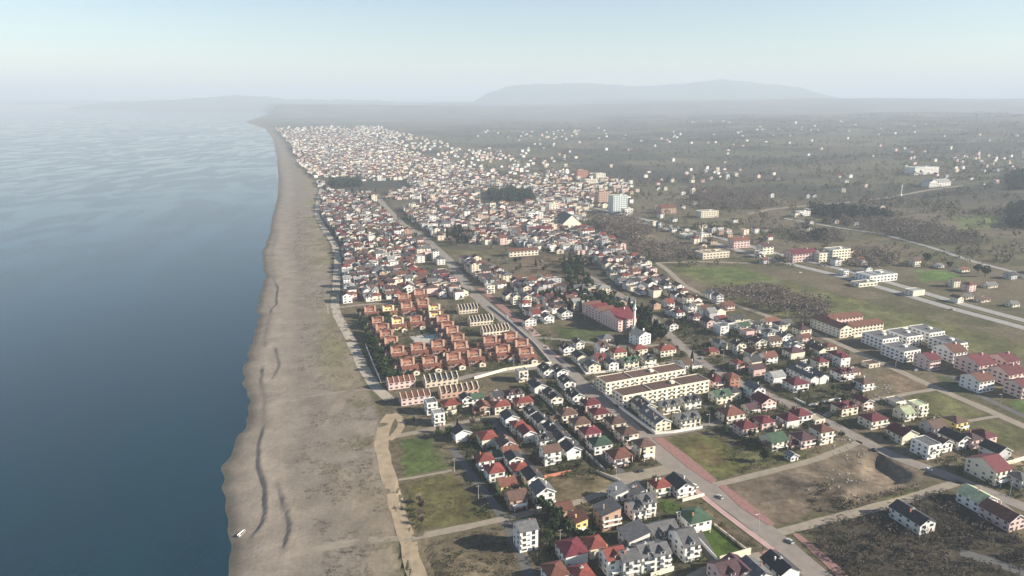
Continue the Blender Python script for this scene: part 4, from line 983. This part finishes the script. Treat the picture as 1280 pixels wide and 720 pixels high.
for a in [
 ([(899,704),(938,693)], 2.6, .3, 'cream', 'tall cream wall at the near end of the walled green lawn'),
 ([(868,670),(898,703)], 1.2, .25, 'grey', 'low grey wall on the seaward side of walled green lawn'),
 ([(893,657),(937,692)], .9, .25, 'beige', 'low beige wall between green lawn and rough roadside ground'),
 ([(741,479),(757,495),(778,513),(819,543)], 1.5, .3, 'white', 'long white wall between avenue and the cream apartment blocks'),
 ([(819,543),(843,541),(878,535)], 1.1, .3, 'white', 'low white wall before the grey roofed cream duplexes'),
 ([(723,456),(732,468),(775,464),(824,457)], 1.1, .3, 'white', 'white wall round the corner plot north of apartment blocks'),
 ([(593,474),(632,463),(689,455)], 1.5, .3, 'cream', 'long cream wall along the near edge of villa estate'),
 ([(689,455),(668,430),(640,405),(612,383)], 1.1, .25, 'grey', 'grey wall between villa estate and the avenue'),
 ([(680,598),(714,591)], 1.3, .4, 'terracotta', 'terracotta wall below the white balconied house beside bare lot'),
 ([(993,499),(1011,508),(1055,497)], .9, .3, 'white', 'white kerb wall round the dark overgrown plot'),
 ([(1067,422),(1135,411)], 1.8, .4, 'cream', 'long pale wall before the red roofed courtyard complex'),
 ([(1249,584),(1280,575)], 1.8, .3, 'cream', 'pale wall beside the grey gabled building with blank end'),
 ([(557,520),(571,517)], 2.2, .3, 'cream', 'short cream wall beside the white three storey houses'),
 ([(853,627),(880,620)], 1.2, .3, 'cream', 'cream wall below the white gabled house next to avenue'),
 ([(673,640),(708,630)], 1.2, .3, 'cream', 'cream wall below the white house with grey gable and balconies'),
 ([(457,432),(466,455),(476,478)], 1.4, .2, 'white', 'thin white fence wall between garden trees and beach road'),
 ([(813,722),(842,713)], 1.6, .3, 'cream', 'cream wall at the picture edge below pair of grey roofed houses'),
 ([(683,518),(716,550),(756,590)], 1.3, .25, 'grey', 'long grey wall beside the asphalt lane through the white gabled houses'),
 ([(660,480),(700,520)], 1.0, .25, 'grey', 'grey wall behind the dark roofed gabled houses near crossing'),
 ([(744,590),(775,603)], 1.2, .25, 'beige', 'beige wall round the pink walled house with rusty roof'),
 ([(1000,453),(1036,446)], 1.1, .25, 'white', 'white wall behind the cluster of grey gabled white houses'),
 ([(690,522),(722,513)], .9, .3, 'cream', 'cream wall before the cream house with charcoal gable and dormer'),
]: wall_line(*a)

def pole(u, v, h, label, lamp=True):
    x, y = at(u, v); r = thing('street_lamp' if lamp else 'utility_pole', x, y)
    r.scale = (.8, .8, .8); m_ = MB(); m_.cyl(0, 0, -.3, h, .17, .10, 8); m_.build('pole', M_METAL, r)
    if lamp:
        m_ = MB(); m_.box(-1.6, 0, -.06, .06, h-.1, h+.02); m_.build('arm', M_METAL, r)
        m_ = MB(); m_.box(-2.3, -1.5, -.16, .16, h-.2, h-.02); m_.build('lamp_head', M_TRIM, r)
    else:
        m_ = MB(); m_.box(-1.1, 1.1, -.08, .08, h-.7, h-.55); m_.build('crossarm', M_BARK, r)
        m_ = MB()
        for q in (-1, -.4, .4, 1): m_.cyl(q, 0, h-.55, h-.3, .08, .06, 6)
        m_.build('insulators', M_TRIM, r)
    return tag(r, label, 'street lamp' if lamp else 'utility pole', 'street lamps' if lamp else 'utility poles')
for a in [(849,660,'beside the white house with green hipped roof'),(770,600,'at the edge of the pink house lawn'),(886,534,'at the corner of grey roofed cream duplexes'),(840,457,'on the verge beyond the long apartment blocks'),
 (937,441,'beside the balconied cream house at road fork'),(410,392,'on the beach at the bend of beach road'),(720,448,'inside the corner plot near the red roofs'),(657,520,'between the red roofed house rows'),
 (793,575,'between the pink and the brown roofed houses'),(860,478,'in the dark garden behind long apartment blocks'),(642,463,'outside the villa estate wall'),(660,459,'by the villa estate gate near crossing'),
 (752,408,'on the dark lawn beside pink hotel'),(731,400,'farther on the dark lawn beside pink hotel'),(820,408,'in the fields inland of white minaret'),(832,410,'at the roadside inland of white minaret'),
 (890,437,'on the open crossing seaward of salmon bungalow'),(904,450,'on the wide crossing below salmon bungalow'),(1033,422,'beside the track end near courtyard complex'),(1119,460,'on the bend near white flat roofed blocks'),
 (1250,508,'on the dark yard of red roofed estate'),(948,663,'on the avenue verge near its red paving end'),(935,380,'in the field beside the inland track'),(984,398,'by the hedge inland of cream terrace row')]:
    pole(a[0], a[1], 9, 'grey street lamp '+a[2], True)
for a in [(675,560,'in the lane between white gabled houses'),(654,628,'beside the salmon house with brown roof'),(700,682,'before the white house with crimson roof'),(756,650,'in shade beside the salmon house'),
 (1262,620,'by the road near red roofed cream building'),(598,625,'in the shaded lane seaward of yellow house'),(568,590,'at the edge of green field'),(785,702,'between red and grey roofed houses')]:
    pole(a[0], a[1], 8.5, 'wooden utility pole '+a[2], False)

# small boat on the sand
x, y = at(302, 667); r = thing('boat', x, y, R(75), H(x, y)-.1); r.scale = (.7, .7, .7); m_ = MB()
sec = [(-3.0, .75), (-1.5, 1.0), (0, 1.05), (1.5, .85), (2.6, .45), (3.2, .05)]
V = []
for xx, b_ in sec: V += [(xx, -b_, .75+.03*xx*xx), (xx, -b_*.55, .05), (xx, b_*.55, .05), (xx, b_, .75+.03*xx*xx)]
Fs = [(4*i+k, 4*i+k+1, 4*i+k+5, 4*i+k+4) for i in range(5) for k in range(3)]+[(0, 3, 2, 1)]
m_.solid(V, Fs); m_.build('hull', wm('white'), r)
m_ = MB()
for xx in (-1.6, .3): m_.box(xx-.18, xx+.18, -.85, .85, .5, .58)
m_.box(-2.6, 2.2, -.5, .5, .1, .16); m_.build('thwarts', M_BARK, r)
tag(r, 'small white rowing boat pulled up on the bare sand', 'boat')

def car(x, y, rz, c, label):
    r = thing('car', x, y, rz); r.scale = (.76, .76, .76); m_ = MB()
    m_.box(-2.1, 2.1, -.86, .86, .35, .85)
    m_.build('body', mat('car_paint_'+c, WALL.get(c, (.03,.035,.05)), .3, .02, spec=.5), r)
    m_ = MB(); m_.solid([(-1.7,-.78,.852),(1.1,-.78,.852),(1.1,.78,.852),(-1.7,.78,.852),(-1.2,-.64,1.42),(.45,-.64,1.42),(.45,.64,1.42),(-1.2,.64,1.42)], [(0,3,2,1),(4,5,6,7),(0,1,5,4),(1,2,6,5),(2,3,7,6),(3,0,4,7)])
    m_.build('cabin', M_WIN, r)
    m_ = MB(); m_.box(-1.15, .4, -.6, .6, 1.422, 1.47); m_.build('roof', MATS['car_paint_'+c], r)
    for a in (-1.3, 1.3):
        for b_ in (-.87, .72):
            w_ = MB(); n = 10
            v = [(a+.32*math.cos(2*math.pi*i/n), b_+e, .32+.32*math.sin(2*math.pi*i/n)) for e in (0, .15) for i in range(n)]
            w_.solid(v, [(i, (i+1) % n, n+(i+1) % n, n+i) for i in range(n)]+[tuple(range(n-1, -1, -1)), tuple(range(n, 2*n))]); w_.build('wheel', mat('tyre', (.02,.02,.02), .9), r)
    return tag(r, label, 'car', 'cars')
for u, v, dr, c, lab in [(1190,387,110,'white','white car driving on the near highway lane'),(1063,350,110,'grey','grey car on the highway near white warehouse'),(985,327,110,'white','white car on the highway near pink hall'),
   (1000,341,20,'white','white car parked beside the pink hall seaward corner'),(763,519,110,'black','dark car on the avenue beside apartment blocks'),(900,622,112,'grey','grey car alone on avenue between red pavings'),
   (690,468,20,'white','white car near the avenue crossing by villa estate'),(1145,463,20,'white','white car parked below small red roofed apartment block'),(800,590,20,'black','dark car on the beige parking strip by avenue'),
   (560,355-0,111,'white','white car on the avenue beyond the fin walled terraces'),(617,535,110,'black','dark car in the lane below white blank gabled house'),(1213,488,110,'white','white car on the yard of red roofed estate')]:
    x, y = at(u, v); car(x, y, R(dr), c, lab)

PK = []
rc = random.Random(77)
for nm_, (q, wd) in zip(('avenue', 'inland street'), ALLR[:2]):
    for i in range(60):
        j = rc.randrange(1, len(q)-2); (x1, y1), (x2, y2) = q[j], q[j+1]; f = rc.random(); x, y = x1+(x2-x1)*f, y1+(y2-y1)*f
        if not 225 < y < 720 or abs(x) > y*.68 or any(math.dist((x, y), p_[:2]) < 9 for p_ in PK): continue
        l = math.dist(q[j], q[j+1]); sd = rc.choice((-1, 1))*wd*.36; PK.append((x-(y2-y1)/l*sd, y+(x2-x1)/l*sd, math.atan2(y2-y1, x2-x1), nm_))
cc = {}
for x, y, a, nm_ in sorted(PK, key=lambda p_: p_[1])[1::3][:13]:
    c = rc.choice(('white', 'grey', 'black', 'white')); k = (nm_, c); cc[k] = cc.get(k, 0)+1
    car(x, y, a, c, f"{'dark' if c == 'black' else c} car at the kerb of {nm_}, {ORD[cc[k]-1]}nearest of its colour there")
# ------------------------------------------------------------------ trees
def blob_mesh(name, rx, rz_, z0, n, size, m, seed, trunk=True, holes=.0, cone=False):
    q = random.Random(seed); t_ = MB(); c_ = MB()
    th_ = z0+rz_*.8
    t_.cyl(0, 0, -.3, th_*.55, .22*rx/2, .13*rx/2, 7); t_.cyl(0, 0, th_*.55, th_, .13*rx/2, .05, 6, dx=.2, dy=.1)
    for k in range(5):
        a = k*1.3+q.random(); t_.cyl(0, 0, z0*.8, z0+rz_*.9, .07*rx/2+.03, .02, 5, dx=math.cos(a)*rx*.6, dy=math.sin(a)*rx*.6)
    lobes = [(q.uniform(-.45, .45)*rx, q.uniform(-.45, .45)*rx, z0+rz_*q.uniform(.5, 1.5), q.uniform(.4, .62)) for _ in range(7)]
    for i in range(n):
        if cone:
            f = q.random()**.7; rr = rx*(1-f)*.95+.1; a = q.uniform(0, 6.283); p = (rr*math.cos(a)*q.uniform(.7, 1), rr*math.sin(a)*q.uniform(.7, 1), z0+f*rz_*2)
        else:
            L = q.choice(lobes); a = q.uniform(0, 6.283); b_ = math.asin(q.uniform(-1, 1)); r_ = L[3]*q.uniform(.75, 1.05)
            p = (L[0]+r_*rx*math.cos(a)*math.cos(b_), L[1]+r_*rx*math.sin(a)*math.cos(b_), L[2]+r_*rz_*math.sin(b_))
        s = size*q.uniform(.5, 1.3); vs = []
        ax = Vector((q.gauss(0, 1), q.gauss(0, 1), q.gauss(0, 1))).normalized(); bx = ax.cross(Vector((q.gauss(0, 1), q.gauss(0, 1), q.gauss(0, 1)))).normalized()
        pv_ = Vector(p); c_.poly([tuple(pv_+ax*s), tuple(pv_+bx*s*.7-ax*s*.3), tuple(pv_-ax*s*.8-bx*s*.1), tuple(pv_-bx*s*.8)])
    return t_.mesh('trunk', M_BARK), c_.mesh('crown', m)
def bare_mesh(seed, rx, h):
    q = random.Random(seed); t_ = MB(); c_ = MB(); t_.cyl(0, 0, -.3, h*.5, .2, .1, 6)
    for i in range(130):
        a = q.uniform(0, 6.283); z1 = q.uniform(.2, .6)*h; l = q.uniform(.4, 1)*rx; z2 = z1+q.uniform(.15, .5)*h; w_ = .09
        x1, y1 = math.cos(a)*l*.2, math.sin(a)*l*.2; x2, y2 = math.cos(a)*l, math.sin(a)*l
        c_.poly([(x1-w_, y1, z1), (x1+w_, y1, z1+.1), (x2, y2, z2)]); c_.poly([(x1, y1-w_, z1), (x2+.3, y2, z2-.3), (x2, y2+.4, z2)])
    return t_.mesh('trunk', M_BARK), c_.mesh('crown', M_TWIG)
TREE = {'leafy': [blob_mesh('a', 2.6, 2.2, 1.6, 520, .42, M_LEAF, s) for s in (1, 2, 3)], 'olive': [blob_mesh('a', 2.3, 1.8, 1.2, 460, .38, M_LEAF2, s) for s in (4, 5)],
        'conifer': [blob_mesh('a', 1.5, 3.6, .8, 480, .42, M_CON, s, cone=True) for s in (6, 7)], 'bare': [bare_mesh(s, 2.6, 6.5) for s in (8, 9, 10)]}
rr_ = random.Random(5)
def tree(x, y, kind, sc_, label, group):
    t_, c_ = rr_.choice(TREE[kind]); r = thing({'leafy': 'leafy_tree', 'olive': 'olive_tree', 'conifer': 'conifer_tree', 'bare': 'bare_tree'}[kind], x, y, rr_.uniform(0, 6.28))
    sc_ *= .8; r.scale = (sc_*rr_.uniform(.85, 1.15), sc_*rr_.uniform(.85, 1.15), sc_*rr_.uniform(.85, 1.2))
    link('trunk', t_, r); link('crown', c_, r); return tag(r, label, 'tree', group)
OPEN = OPENP[:6]
def scatter(pl, n, kinds, s0, s1, label, group, mind=3.5):
    made = []
    pp = P0(pl); xs = [p[0] for p in pp]; ys = [p[1] for p in pp]; got = []; tries = 0
    while len(got) < n and tries < n*60:
        tries += 1; x, y = rr_.uniform(min(xs), max(xs)), rr_.uniform(min(ys), max(ys))
        if not inpoly(np.array([x]), np.array([y]), pp)[0] or any(math.dist((x, y), g) < mind for g in got): continue
        if any(inpoly(np.array([x]), np.array([y]), o_)[0] for o_ in OPEN): continue
        if np.min(np.hypot(TK2[:, 0]-x, TK2[:, 1]-y)-TK2[:, 2]*.8) < 0: continue
        if np.min(RP[:, 2]*.0+np.hypot(RP[:, 0]-x, RP[:, 1]-y)-RP[:, 2]) < 1.0: continue
        got.append((x, y)); kd = rr_.choice(kinds); made.append((y, kd, tree(x, y, kd, rr_.uniform(s0, s1), label, group)))
    cnt = {}
    for y, kd, o in sorted(made, key=lambda q: q[0]):
        cnt[kd] = cnt.get(kd, 0)+1; nm_ = {'leafy': 'dark green leafy', 'olive': 'pale olive green', 'conifer': 'dark pointed conifer', 'bare': 'bare brown'}[kd]
        o['label'] = (ORD[cnt[kd]-1]+'nearest ' if mind >= 6 else '')+label.replace('%', nm_)
TK2 = np.array(TAKEN)
RP = np.array([(p[0], p[1], wd/2) for q, wd in ALLR for p in (q if len(q) > 30 else [(a[0]+(b_[0]-a[0])*f, a[1]+(b_[1]-a[1])*f) for a, b_ in zip(q, q[1:]) for f in np.arange(0, 1, .08)])])
scatter([(447,393),(484,392),(494,425),(506,450),(512,476),(484,479),(468,450)], 85, ['leafy', 'leafy', 'leafy', 'olive'], .9, 1.5, '% tree in the garden strip between beach road and villas', 'garden strip trees', 3.2)
scatter([(676,374),(742,370),(775,385),(812,402),(836,424),(812,430),(776,396),(724,388),(690,388)], 85, ['leafy', 'conifer', 'leafy'], 1.3, 2.1, '% tree in the dark belt behind the pink hotel', 'belt of trees behind hotel', 4)
scatter([(700,328),(724,325),(745,364),(714,368)], 45, ['leafy', 'conifer'], 1.2, 2.0, '% tree in the narrow grove inside the inland houses', 'narrow grove', 4)
scatter([(555,293),(578,287),(594,304),(566,308)], 45, ['bare', 'leafy', 'conifer'], 1.2, 2.0, '% tree in the dark grove beside the far avenue', 'grove beside the far avenue', 4)
scatter([(455,255),(490,252),(480,240),(415,240)], 12, ['leafy', 'conifer'], 1.4, 2.2, '% tree among the far seaside houses', 'far garden trees', 6)
for (u, v, s, lab) in ((678,640,1.5,'seaward of the salmon hut in deep shade'),(687,648,1.7,'largest, beside the salmon hut'),(698,656,1.4,'between the salmon hut and yellow house'),(693,668,1.5,'nearest the white house with crimson roof'),(722,676,1.1,'against the near wall of yellow house'),(735,678,1.2,'inland of the yellow house near wall'),(710,672,1.3,'between the two smaller trees and big ones')):
    x, y = at(u, v); tree(x, y, 'leafy', s, 'dark green leafy tree '+lab, 'shade trees beside the yellow house')
for i, (u, v) in enumerate(((524,628),(526,637),(525,646),(527,655))):
    x, y = at(u, v); tree(x, y, 'bare', .75, ['farthest', 'second farthest', 'second nearest', 'nearest'][i]+' of four bare trees in a line along the dirt track', 'bare trees along the dirt track')
for (u, v, s, lab) in ((1157,330,2.2,'alone beyond the bright green field'),(1186,336,1.6,'beside the farm house past the bright green field'),(1222,342,2.0,'farther of two by the inland farm'),(1231,346,2.1,'nearer of two by the inland farm'),(560,546,1.3,'beside the small charcoal roofed white house'),(548,548,1.0,'in the weedy plot beside the dirt track'),(806,425,1.8,'against the white modern house'),(955,578,1.3,'by the grey cottage near curved wall')):
    x, y = at(u, v); tree(x, y, 'leafy', s, 'dark green leafy tree '+lab, 'single field and garden trees')
scatter([(505,528),(700,478),(740,500),(830,600),(880,700),(700,720),(600,600),(560,545)], 105, ['leafy', 'olive', 'conifer', 'bare'], .55, .95, '% tree in the small gardens seaward of avenue', 'garden trees seaward of avenue', 7)
scatter([(740,440),(870,400),(1060,450),(1090,530),(1000,575),(900,550),(880,500),(800,450)], 115, ['leafy', 'olive', 'conifer', 'bare'], .6, 1.1, '% tree in the small gardens inland of avenue', 'garden trees inland of avenue', 7)
scatter([(420,375),(410,290),(480,255),(570,340),(590,368)], 70, ['leafy', 'conifer', 'leafy', 'bare'], .8, 1.3, '% tree among the crowded houses beyond villas', 'trees among the crowded houses', 8)
scatter([(600,330),(760,300),(860,370),(760,372),(650,370)], 40, ['leafy', 'conifer', 'bare'], .8, 1.4, '% tree among the houses beyond the dark belt', 'trees among houses beyond hotel', 8)

# woods, hedgerows and scrub nobody could count
def clumps(name, P, m, n, rx, hz, size, label, cat, seed, zoff=0.0, tri=True):
    q = np.random.default_rng(seed); P = np.array(P); k = len(P)
    z = th(P[:, 0], P[:, 1]); sc_ = P[:, 2] if P.shape[1] > 2 else np.ones(k)
    c = np.repeat(np.stack([P[:, 0], P[:, 1], z], 1), n, 0); s = np.repeat(sc_, n)
    d = q.normal(size=(k*n, 3)); d /= np.linalg.norm(d, axis=1)[:, None]; rad = q.uniform(.5, 1, (k*n, 1))**.5
    off = d*rad*np.array([rx, rx, hz/2]); off[:, 2] += hz*.55; off *= s[:, None]
    ctr = c+off; ctr[:, 2] += zoff
    a = q.normal(size=(k*n, 3)); a /= np.linalg.norm(a, axis=1)[:, None]; b_ = np.cross(a, q.normal(size=(k*n, 3))); b_ /= np.linalg.norm(b_, axis=1)[:, None]
    sz = (size*q.uniform(.5, 1.3, (k*n, 1)))*s[:, None]
    V = np.stack([ctr+a*sz, ctr-a*sz*.5+b_*sz, ctr-a*sz*.5-b_*sz], 1).reshape(-1, 3); N_ = k*n
    me = bpy.data.meshes.new(name); me.vertices.add(3*N_); me.vertices.foreach_set('co', V.ravel()); me.loops.add(3*N_); me.loops.foreach_set('vertex_index', np.arange(3*N_, dtype=np.int32))
    me.polygons.add(N_); me.polygons.foreach_set('loop_start', np.arange(0, 3*N_, 3, dtype=np.int32)); me.polygons.foreach_set('loop_total', np.full(N_, 3, np.int32)); me.materials.append(m); me.update()
    o = bpy.data.objects.new(name, me); C.objects.link(o); return tag(o, label, cat, kind='stuff')
def fillp(polys, spacing, s0=.8, s1=1.3, avoid=True, thr=None):
    out = []
    for pl in polys:
        pp = P0(pl); xs = [p[0] for p in pp]; ys = [p[1] for p in pp]
        n = int((max(xs)-min(xs))*(max(ys)-min(ys))/spacing**2); x = rng.uniform(min(xs), max(xs), n); y = rng.uniform(min(ys), max(ys), n); k = inpoly(x, y, pp)
        if thr: k &= fbm(x, y, thr[0], 3, 13) > thr[1]
        x, y = x[k], y[k]
        if avoid and len(x):
            dk = np.ones(len(x), bool)
            for j in range(0, len(x), 4000):
                xx, yy = x[j:j+4000], y[j:j+4000]
                dk[j:j+4000] = (np.min(np.hypot(xx[:, None]-TK2[None, :, 0], yy[:, None]-TK2[None, :, 1])-TK2[None, :, 2]*.75, 1) > 0) & (np.min(np.hypot(xx[:, None]-RP[None, :, 0], yy[:, None]-RP[None, :, 1])-RP[None, :, 2], 1) > .3)
            x, y = x[dk], y[dk]
        out += [(a, b_, c) for a, b_, c in zip(x, y, rng.uniform(s0, s1, len(x)))]
    return out
clumps('bare_woodland', fillp([[(785,303),(850,308),(880,320),(860,330),(800,325)],[(880,368),(960,362),(1035,380),(1040,398),(1000,400),(940,385)],[(1045,268),(1120,275),(1220,296),(1240,308),(1150,305),(1060,285)],[(1060,315),(1120,318),(1125,335),(1068,330)],[(740,275),(790,270),(820,292),(800,302),(760,296)],[(980,290),(1050,292),(1060,305),(1000,302)],
   [(860,235),(960,240),(960,262),(880,262)],[(985,400),(1025,398),(1040,412),(1010,415)]], 6.5, .8, 1.4), M_TWIG, 60, 3, 7, .55, 'brown leafless woodland in patches across the inland fields', 'woodland', 3)
clumps('evergreen_woodland', fillp([[(610,241),(640,238),(665,246),(664,252),(640,256),(612,254)],[(1010,262),(1100,266),(1120,276),(1060,275),(1015,270)],[(1262,262),(1290,258),(1290,290),(1258,285)],[(1255,228),(1290,222),(1290,242),(1262,242)],[(415,228),(450,226),(452,234),(412,236)],[(1010,298),(1030,297),(1035,303),(1012,304)]], 7, .9, 1.5), M_CON, 60, 3.6, 9, .9, 'dark evergreen woodland in dense patches far inland', 'woodland', 4)
clumps('lot_scrub', fillp([[(1000,650),(1140,612),(1240,625),(1300,700),(1290,760),(1080,760)]], 3.0, .5, 1.3), M_LOT, 44, 1.7, 2.6, .30, 'brown leafless scrub filling the waste ground beside the avenue end', 'scrub', 5)
clumps('scrub', fillp([[(852,612),(900,645),(955,690),(930,690),(888,655)],[(525,675),(640,662),(700,720),(560,760)],[(540,545),(600,532),(610,560),(575,590)],[(900,560),(990,545),(1040,560),(1000,585),(930,600)],[(1010,505),(1050,500),(1060,520),(1010,530)],[(720,440),(760,420),(850,410),(900,430),(820,455)],[(995,480),(1050,480),(1055,500),(1010,505)],
   [(690,425),(760,435),(720,450)],[(1000,640),(1010,610),(1100,612),(1060,640)]], 3.2, .35, 1.0, thr=(18, .46)), M_SCRUB, 30, 1.3, 1.7, .3, 'low olive brown scrub on empty plots and verges', 'scrub', 6)
# hedgerows and small trees over the plain
q = np.random.default_rng(8); hx = []
for _ in range(260):
    y = q.uniform(800, 5200); x = q.uniform(-.05, .85)*y*.85+60; a = ANG+(math.pi/2 if q.random() < .35 else 0)+q.normal()*.12; L = q.uniform(60, 320)
    for t in np.arange(0, L, 7+y/700):
        hx.append((x+math.cos(a)*t+q.normal()*2, y+math.sin(a)*t+q.normal()*2, q.uniform(.5, 1.5)*(1+y/6000)))
for _ in range(4200):
    y = 700+4500*q.random()**1.3; x = q.uniform(-.1, .9)*y*.85+40; hx.append((x, y, q.uniform(.6, 1.6)))
hx = np.array(hx)
def clear(h, keep):
    x, y = h[:, 0], h[:, 1]; k = np.ones(len(h), bool)
    for pl, *_ in REG[:9]: k &= ~inpoly(x, y, P0(pl))
    for pl in ([(822,331),(1290,405),(1290,470),(985,405),(900,372)],): k &= ~inpoly(x, y, P0(pl))
    k &= (x-xshore(y)) > 110; h = h[k]
    dk = np.ones(len(h), bool)
    for j in range(0, len(h), 3000):
        e = h[j:j+3000]; dk[j:j+3000] = (np.min(np.hypot(e[:, None, 0]-TK2[None, :, 0], e[:, None, 1]-TK2[None, :, 1])-TK2[None, :, 2]*.8, 1) > 0) & (np.min(np.hypot(e[:, None, 0]-RP[None, :, 0], e[:, None, 1]-RP[None, :, 1])-RP[None, :, 2], 1) > 3)
    return h[dk]
hx = clear(hx, 0); k = q.random(len(hx)) < .55
clumps('hedgerows', hx[k], M_SCRUB, 34, 2.6, 5.5, .8, 'dark hedgerows and small trees dotted over the plain', 'hedgerow', 9)
clumps('bare_thickets', hx[~k], M_TWIG, 34, 2.8, 5.5, .6, 'bare brown thickets dotted over the plain', 'thicket', 10)
# gardens between far houses
g = np.array([(x+q.normal()*7, y+q.normal()*7, q.uniform(.5, 1.2)*(1+y/5000)) for x, y in CAND if q.random() < .75])
clumps('garden_greenery', g, M_LEAF, 26, 1.9, 4.5, .65, 'dark garden greenery between the far houses', 'greenery', 12)
NB = [[(560,548),(600,520),(690,470),(740,470),(830,590),(800,600),(690,600),(660,690),(600,640)], [(650,650),(800,600),(850,640),(900,730),(660,740)], [(730,440),(1060,448),(1100,530),(1000,565),(900,552),(760,470)], [(1100,500),(1160,515),(1290,590),(1290,640),(1100,550)], [(500,505),(600,480),(640,520),(560,530)], [(640,405),(760,440),(700,450)], [(820,384),(925,402),(1060,440),(1060,455),(870,440)], [(455,395),(600,380),(690,450),(600,470),(512,476)]]
clumps('added_dark_shrubs', fillp(NB, 3.0, .55, 1.5), M_HEDGE, 26, 1.0, 1.7, .27, 'dark shrubs and hedges added between near houses to deepen the shadow', 'garden shrubs', 15)  # shrubs put in to darken the built-up ground where shadow lies
# plants on the dunes
n = 26000; y = 190+900*q.random(n)**1.4; x = xshore(y)+34+q.random(n)*72; k = (fbm(x, y, 11, 3, 5) > .50) & ((x-xshore(y))*.93 < 92); x, y = x[k], y[k]
dk = np.min(np.hypot(x[:, None]-RP[None, ::3, 0], y[:, None]-RP[None, ::3, 1])-RP[None, ::3, 2], 1) > 1; x, y = x[dk], y[dk]
clumps('dune_plants', np.stack([x, y, q.uniform(.25, .9, len(x))], 1), M_DUNE, 10, .8, .8, .2, 'sparse brown dune plants on the upper beach', 'dune plants', 14)
# loose rubble by the torn up plots
def rubble(name, polys, n, m, label, seed):
    q = random.Random(seed); mb = MB()
    for pl in polys:
        pp = P0(pl); xs = [p[0] for p in pp]; ys = [p[1] for p in pp]
        for _ in range(n):
            x, y = q.uniform(min(xs), max(xs)), q.uniform(min(ys), max(ys))
            if q.random() < .6 or not inpoly(np.array([x]), np.array([y]), pp)[0]: continue
            s = q.uniform(.15, .5); z = H(x, y); c = [(x+q.uniform(.5, 1)*s*a, y+q.uniform(.5, 1)*s*b_, z+s*(1.1 if c_ > 0 else -.3)*q.uniform(.5, 1)) for c_ in (-1, 1) for a, b_ in ((-1,-1),(1,-1),(1,1),(-1,1))]
            mb.solid(c, [(3,2,1,0),(4,5,6,7),(0,1,5,4),(1,2,6,5),(2,3,7,6),(3,0,4,7)])
    return tag(mb.build(name, m), label, 'rubble', kind='stuff')
rubble('rubble', [[(1000,595),(1080,560),(1100,612),(1010,622)],[(1080,470),(1115,480),(1120,498),(1090,500)],[(1040,545),(1070,550),(1060,570),(1035,570)]], 260, M_CONC, 'pale rubble and earth clods on the torn up plots', 3)

# ------------------------------------------------------------------ haze (closed box of even air)
mb = MB(); mb.box(-36000, 36000, -3000, 36000, -8, HAZE_TOP)
hm = bpy.data.materials.new('haze_air'); hm.use_nodes = True; nt = hm.node_tree
nt.nodes.remove(nt.nodes['Principled BSDF'])
pv = nt.nodes.new('ShaderNodeVolumePrincipled'); pv.inputs['Density'].default_value = HAZE_DENSITY
pv.inputs['Color'].default_value = HAZE_COLOR; pv.inputs['Anisotropy'].default_value = 0.0
nt.links.new(pv.outputs[0], nt.nodes['Material Output'].inputs['Volume'])
o = mb.build('haze', hm); tag(o, kind='stuff')
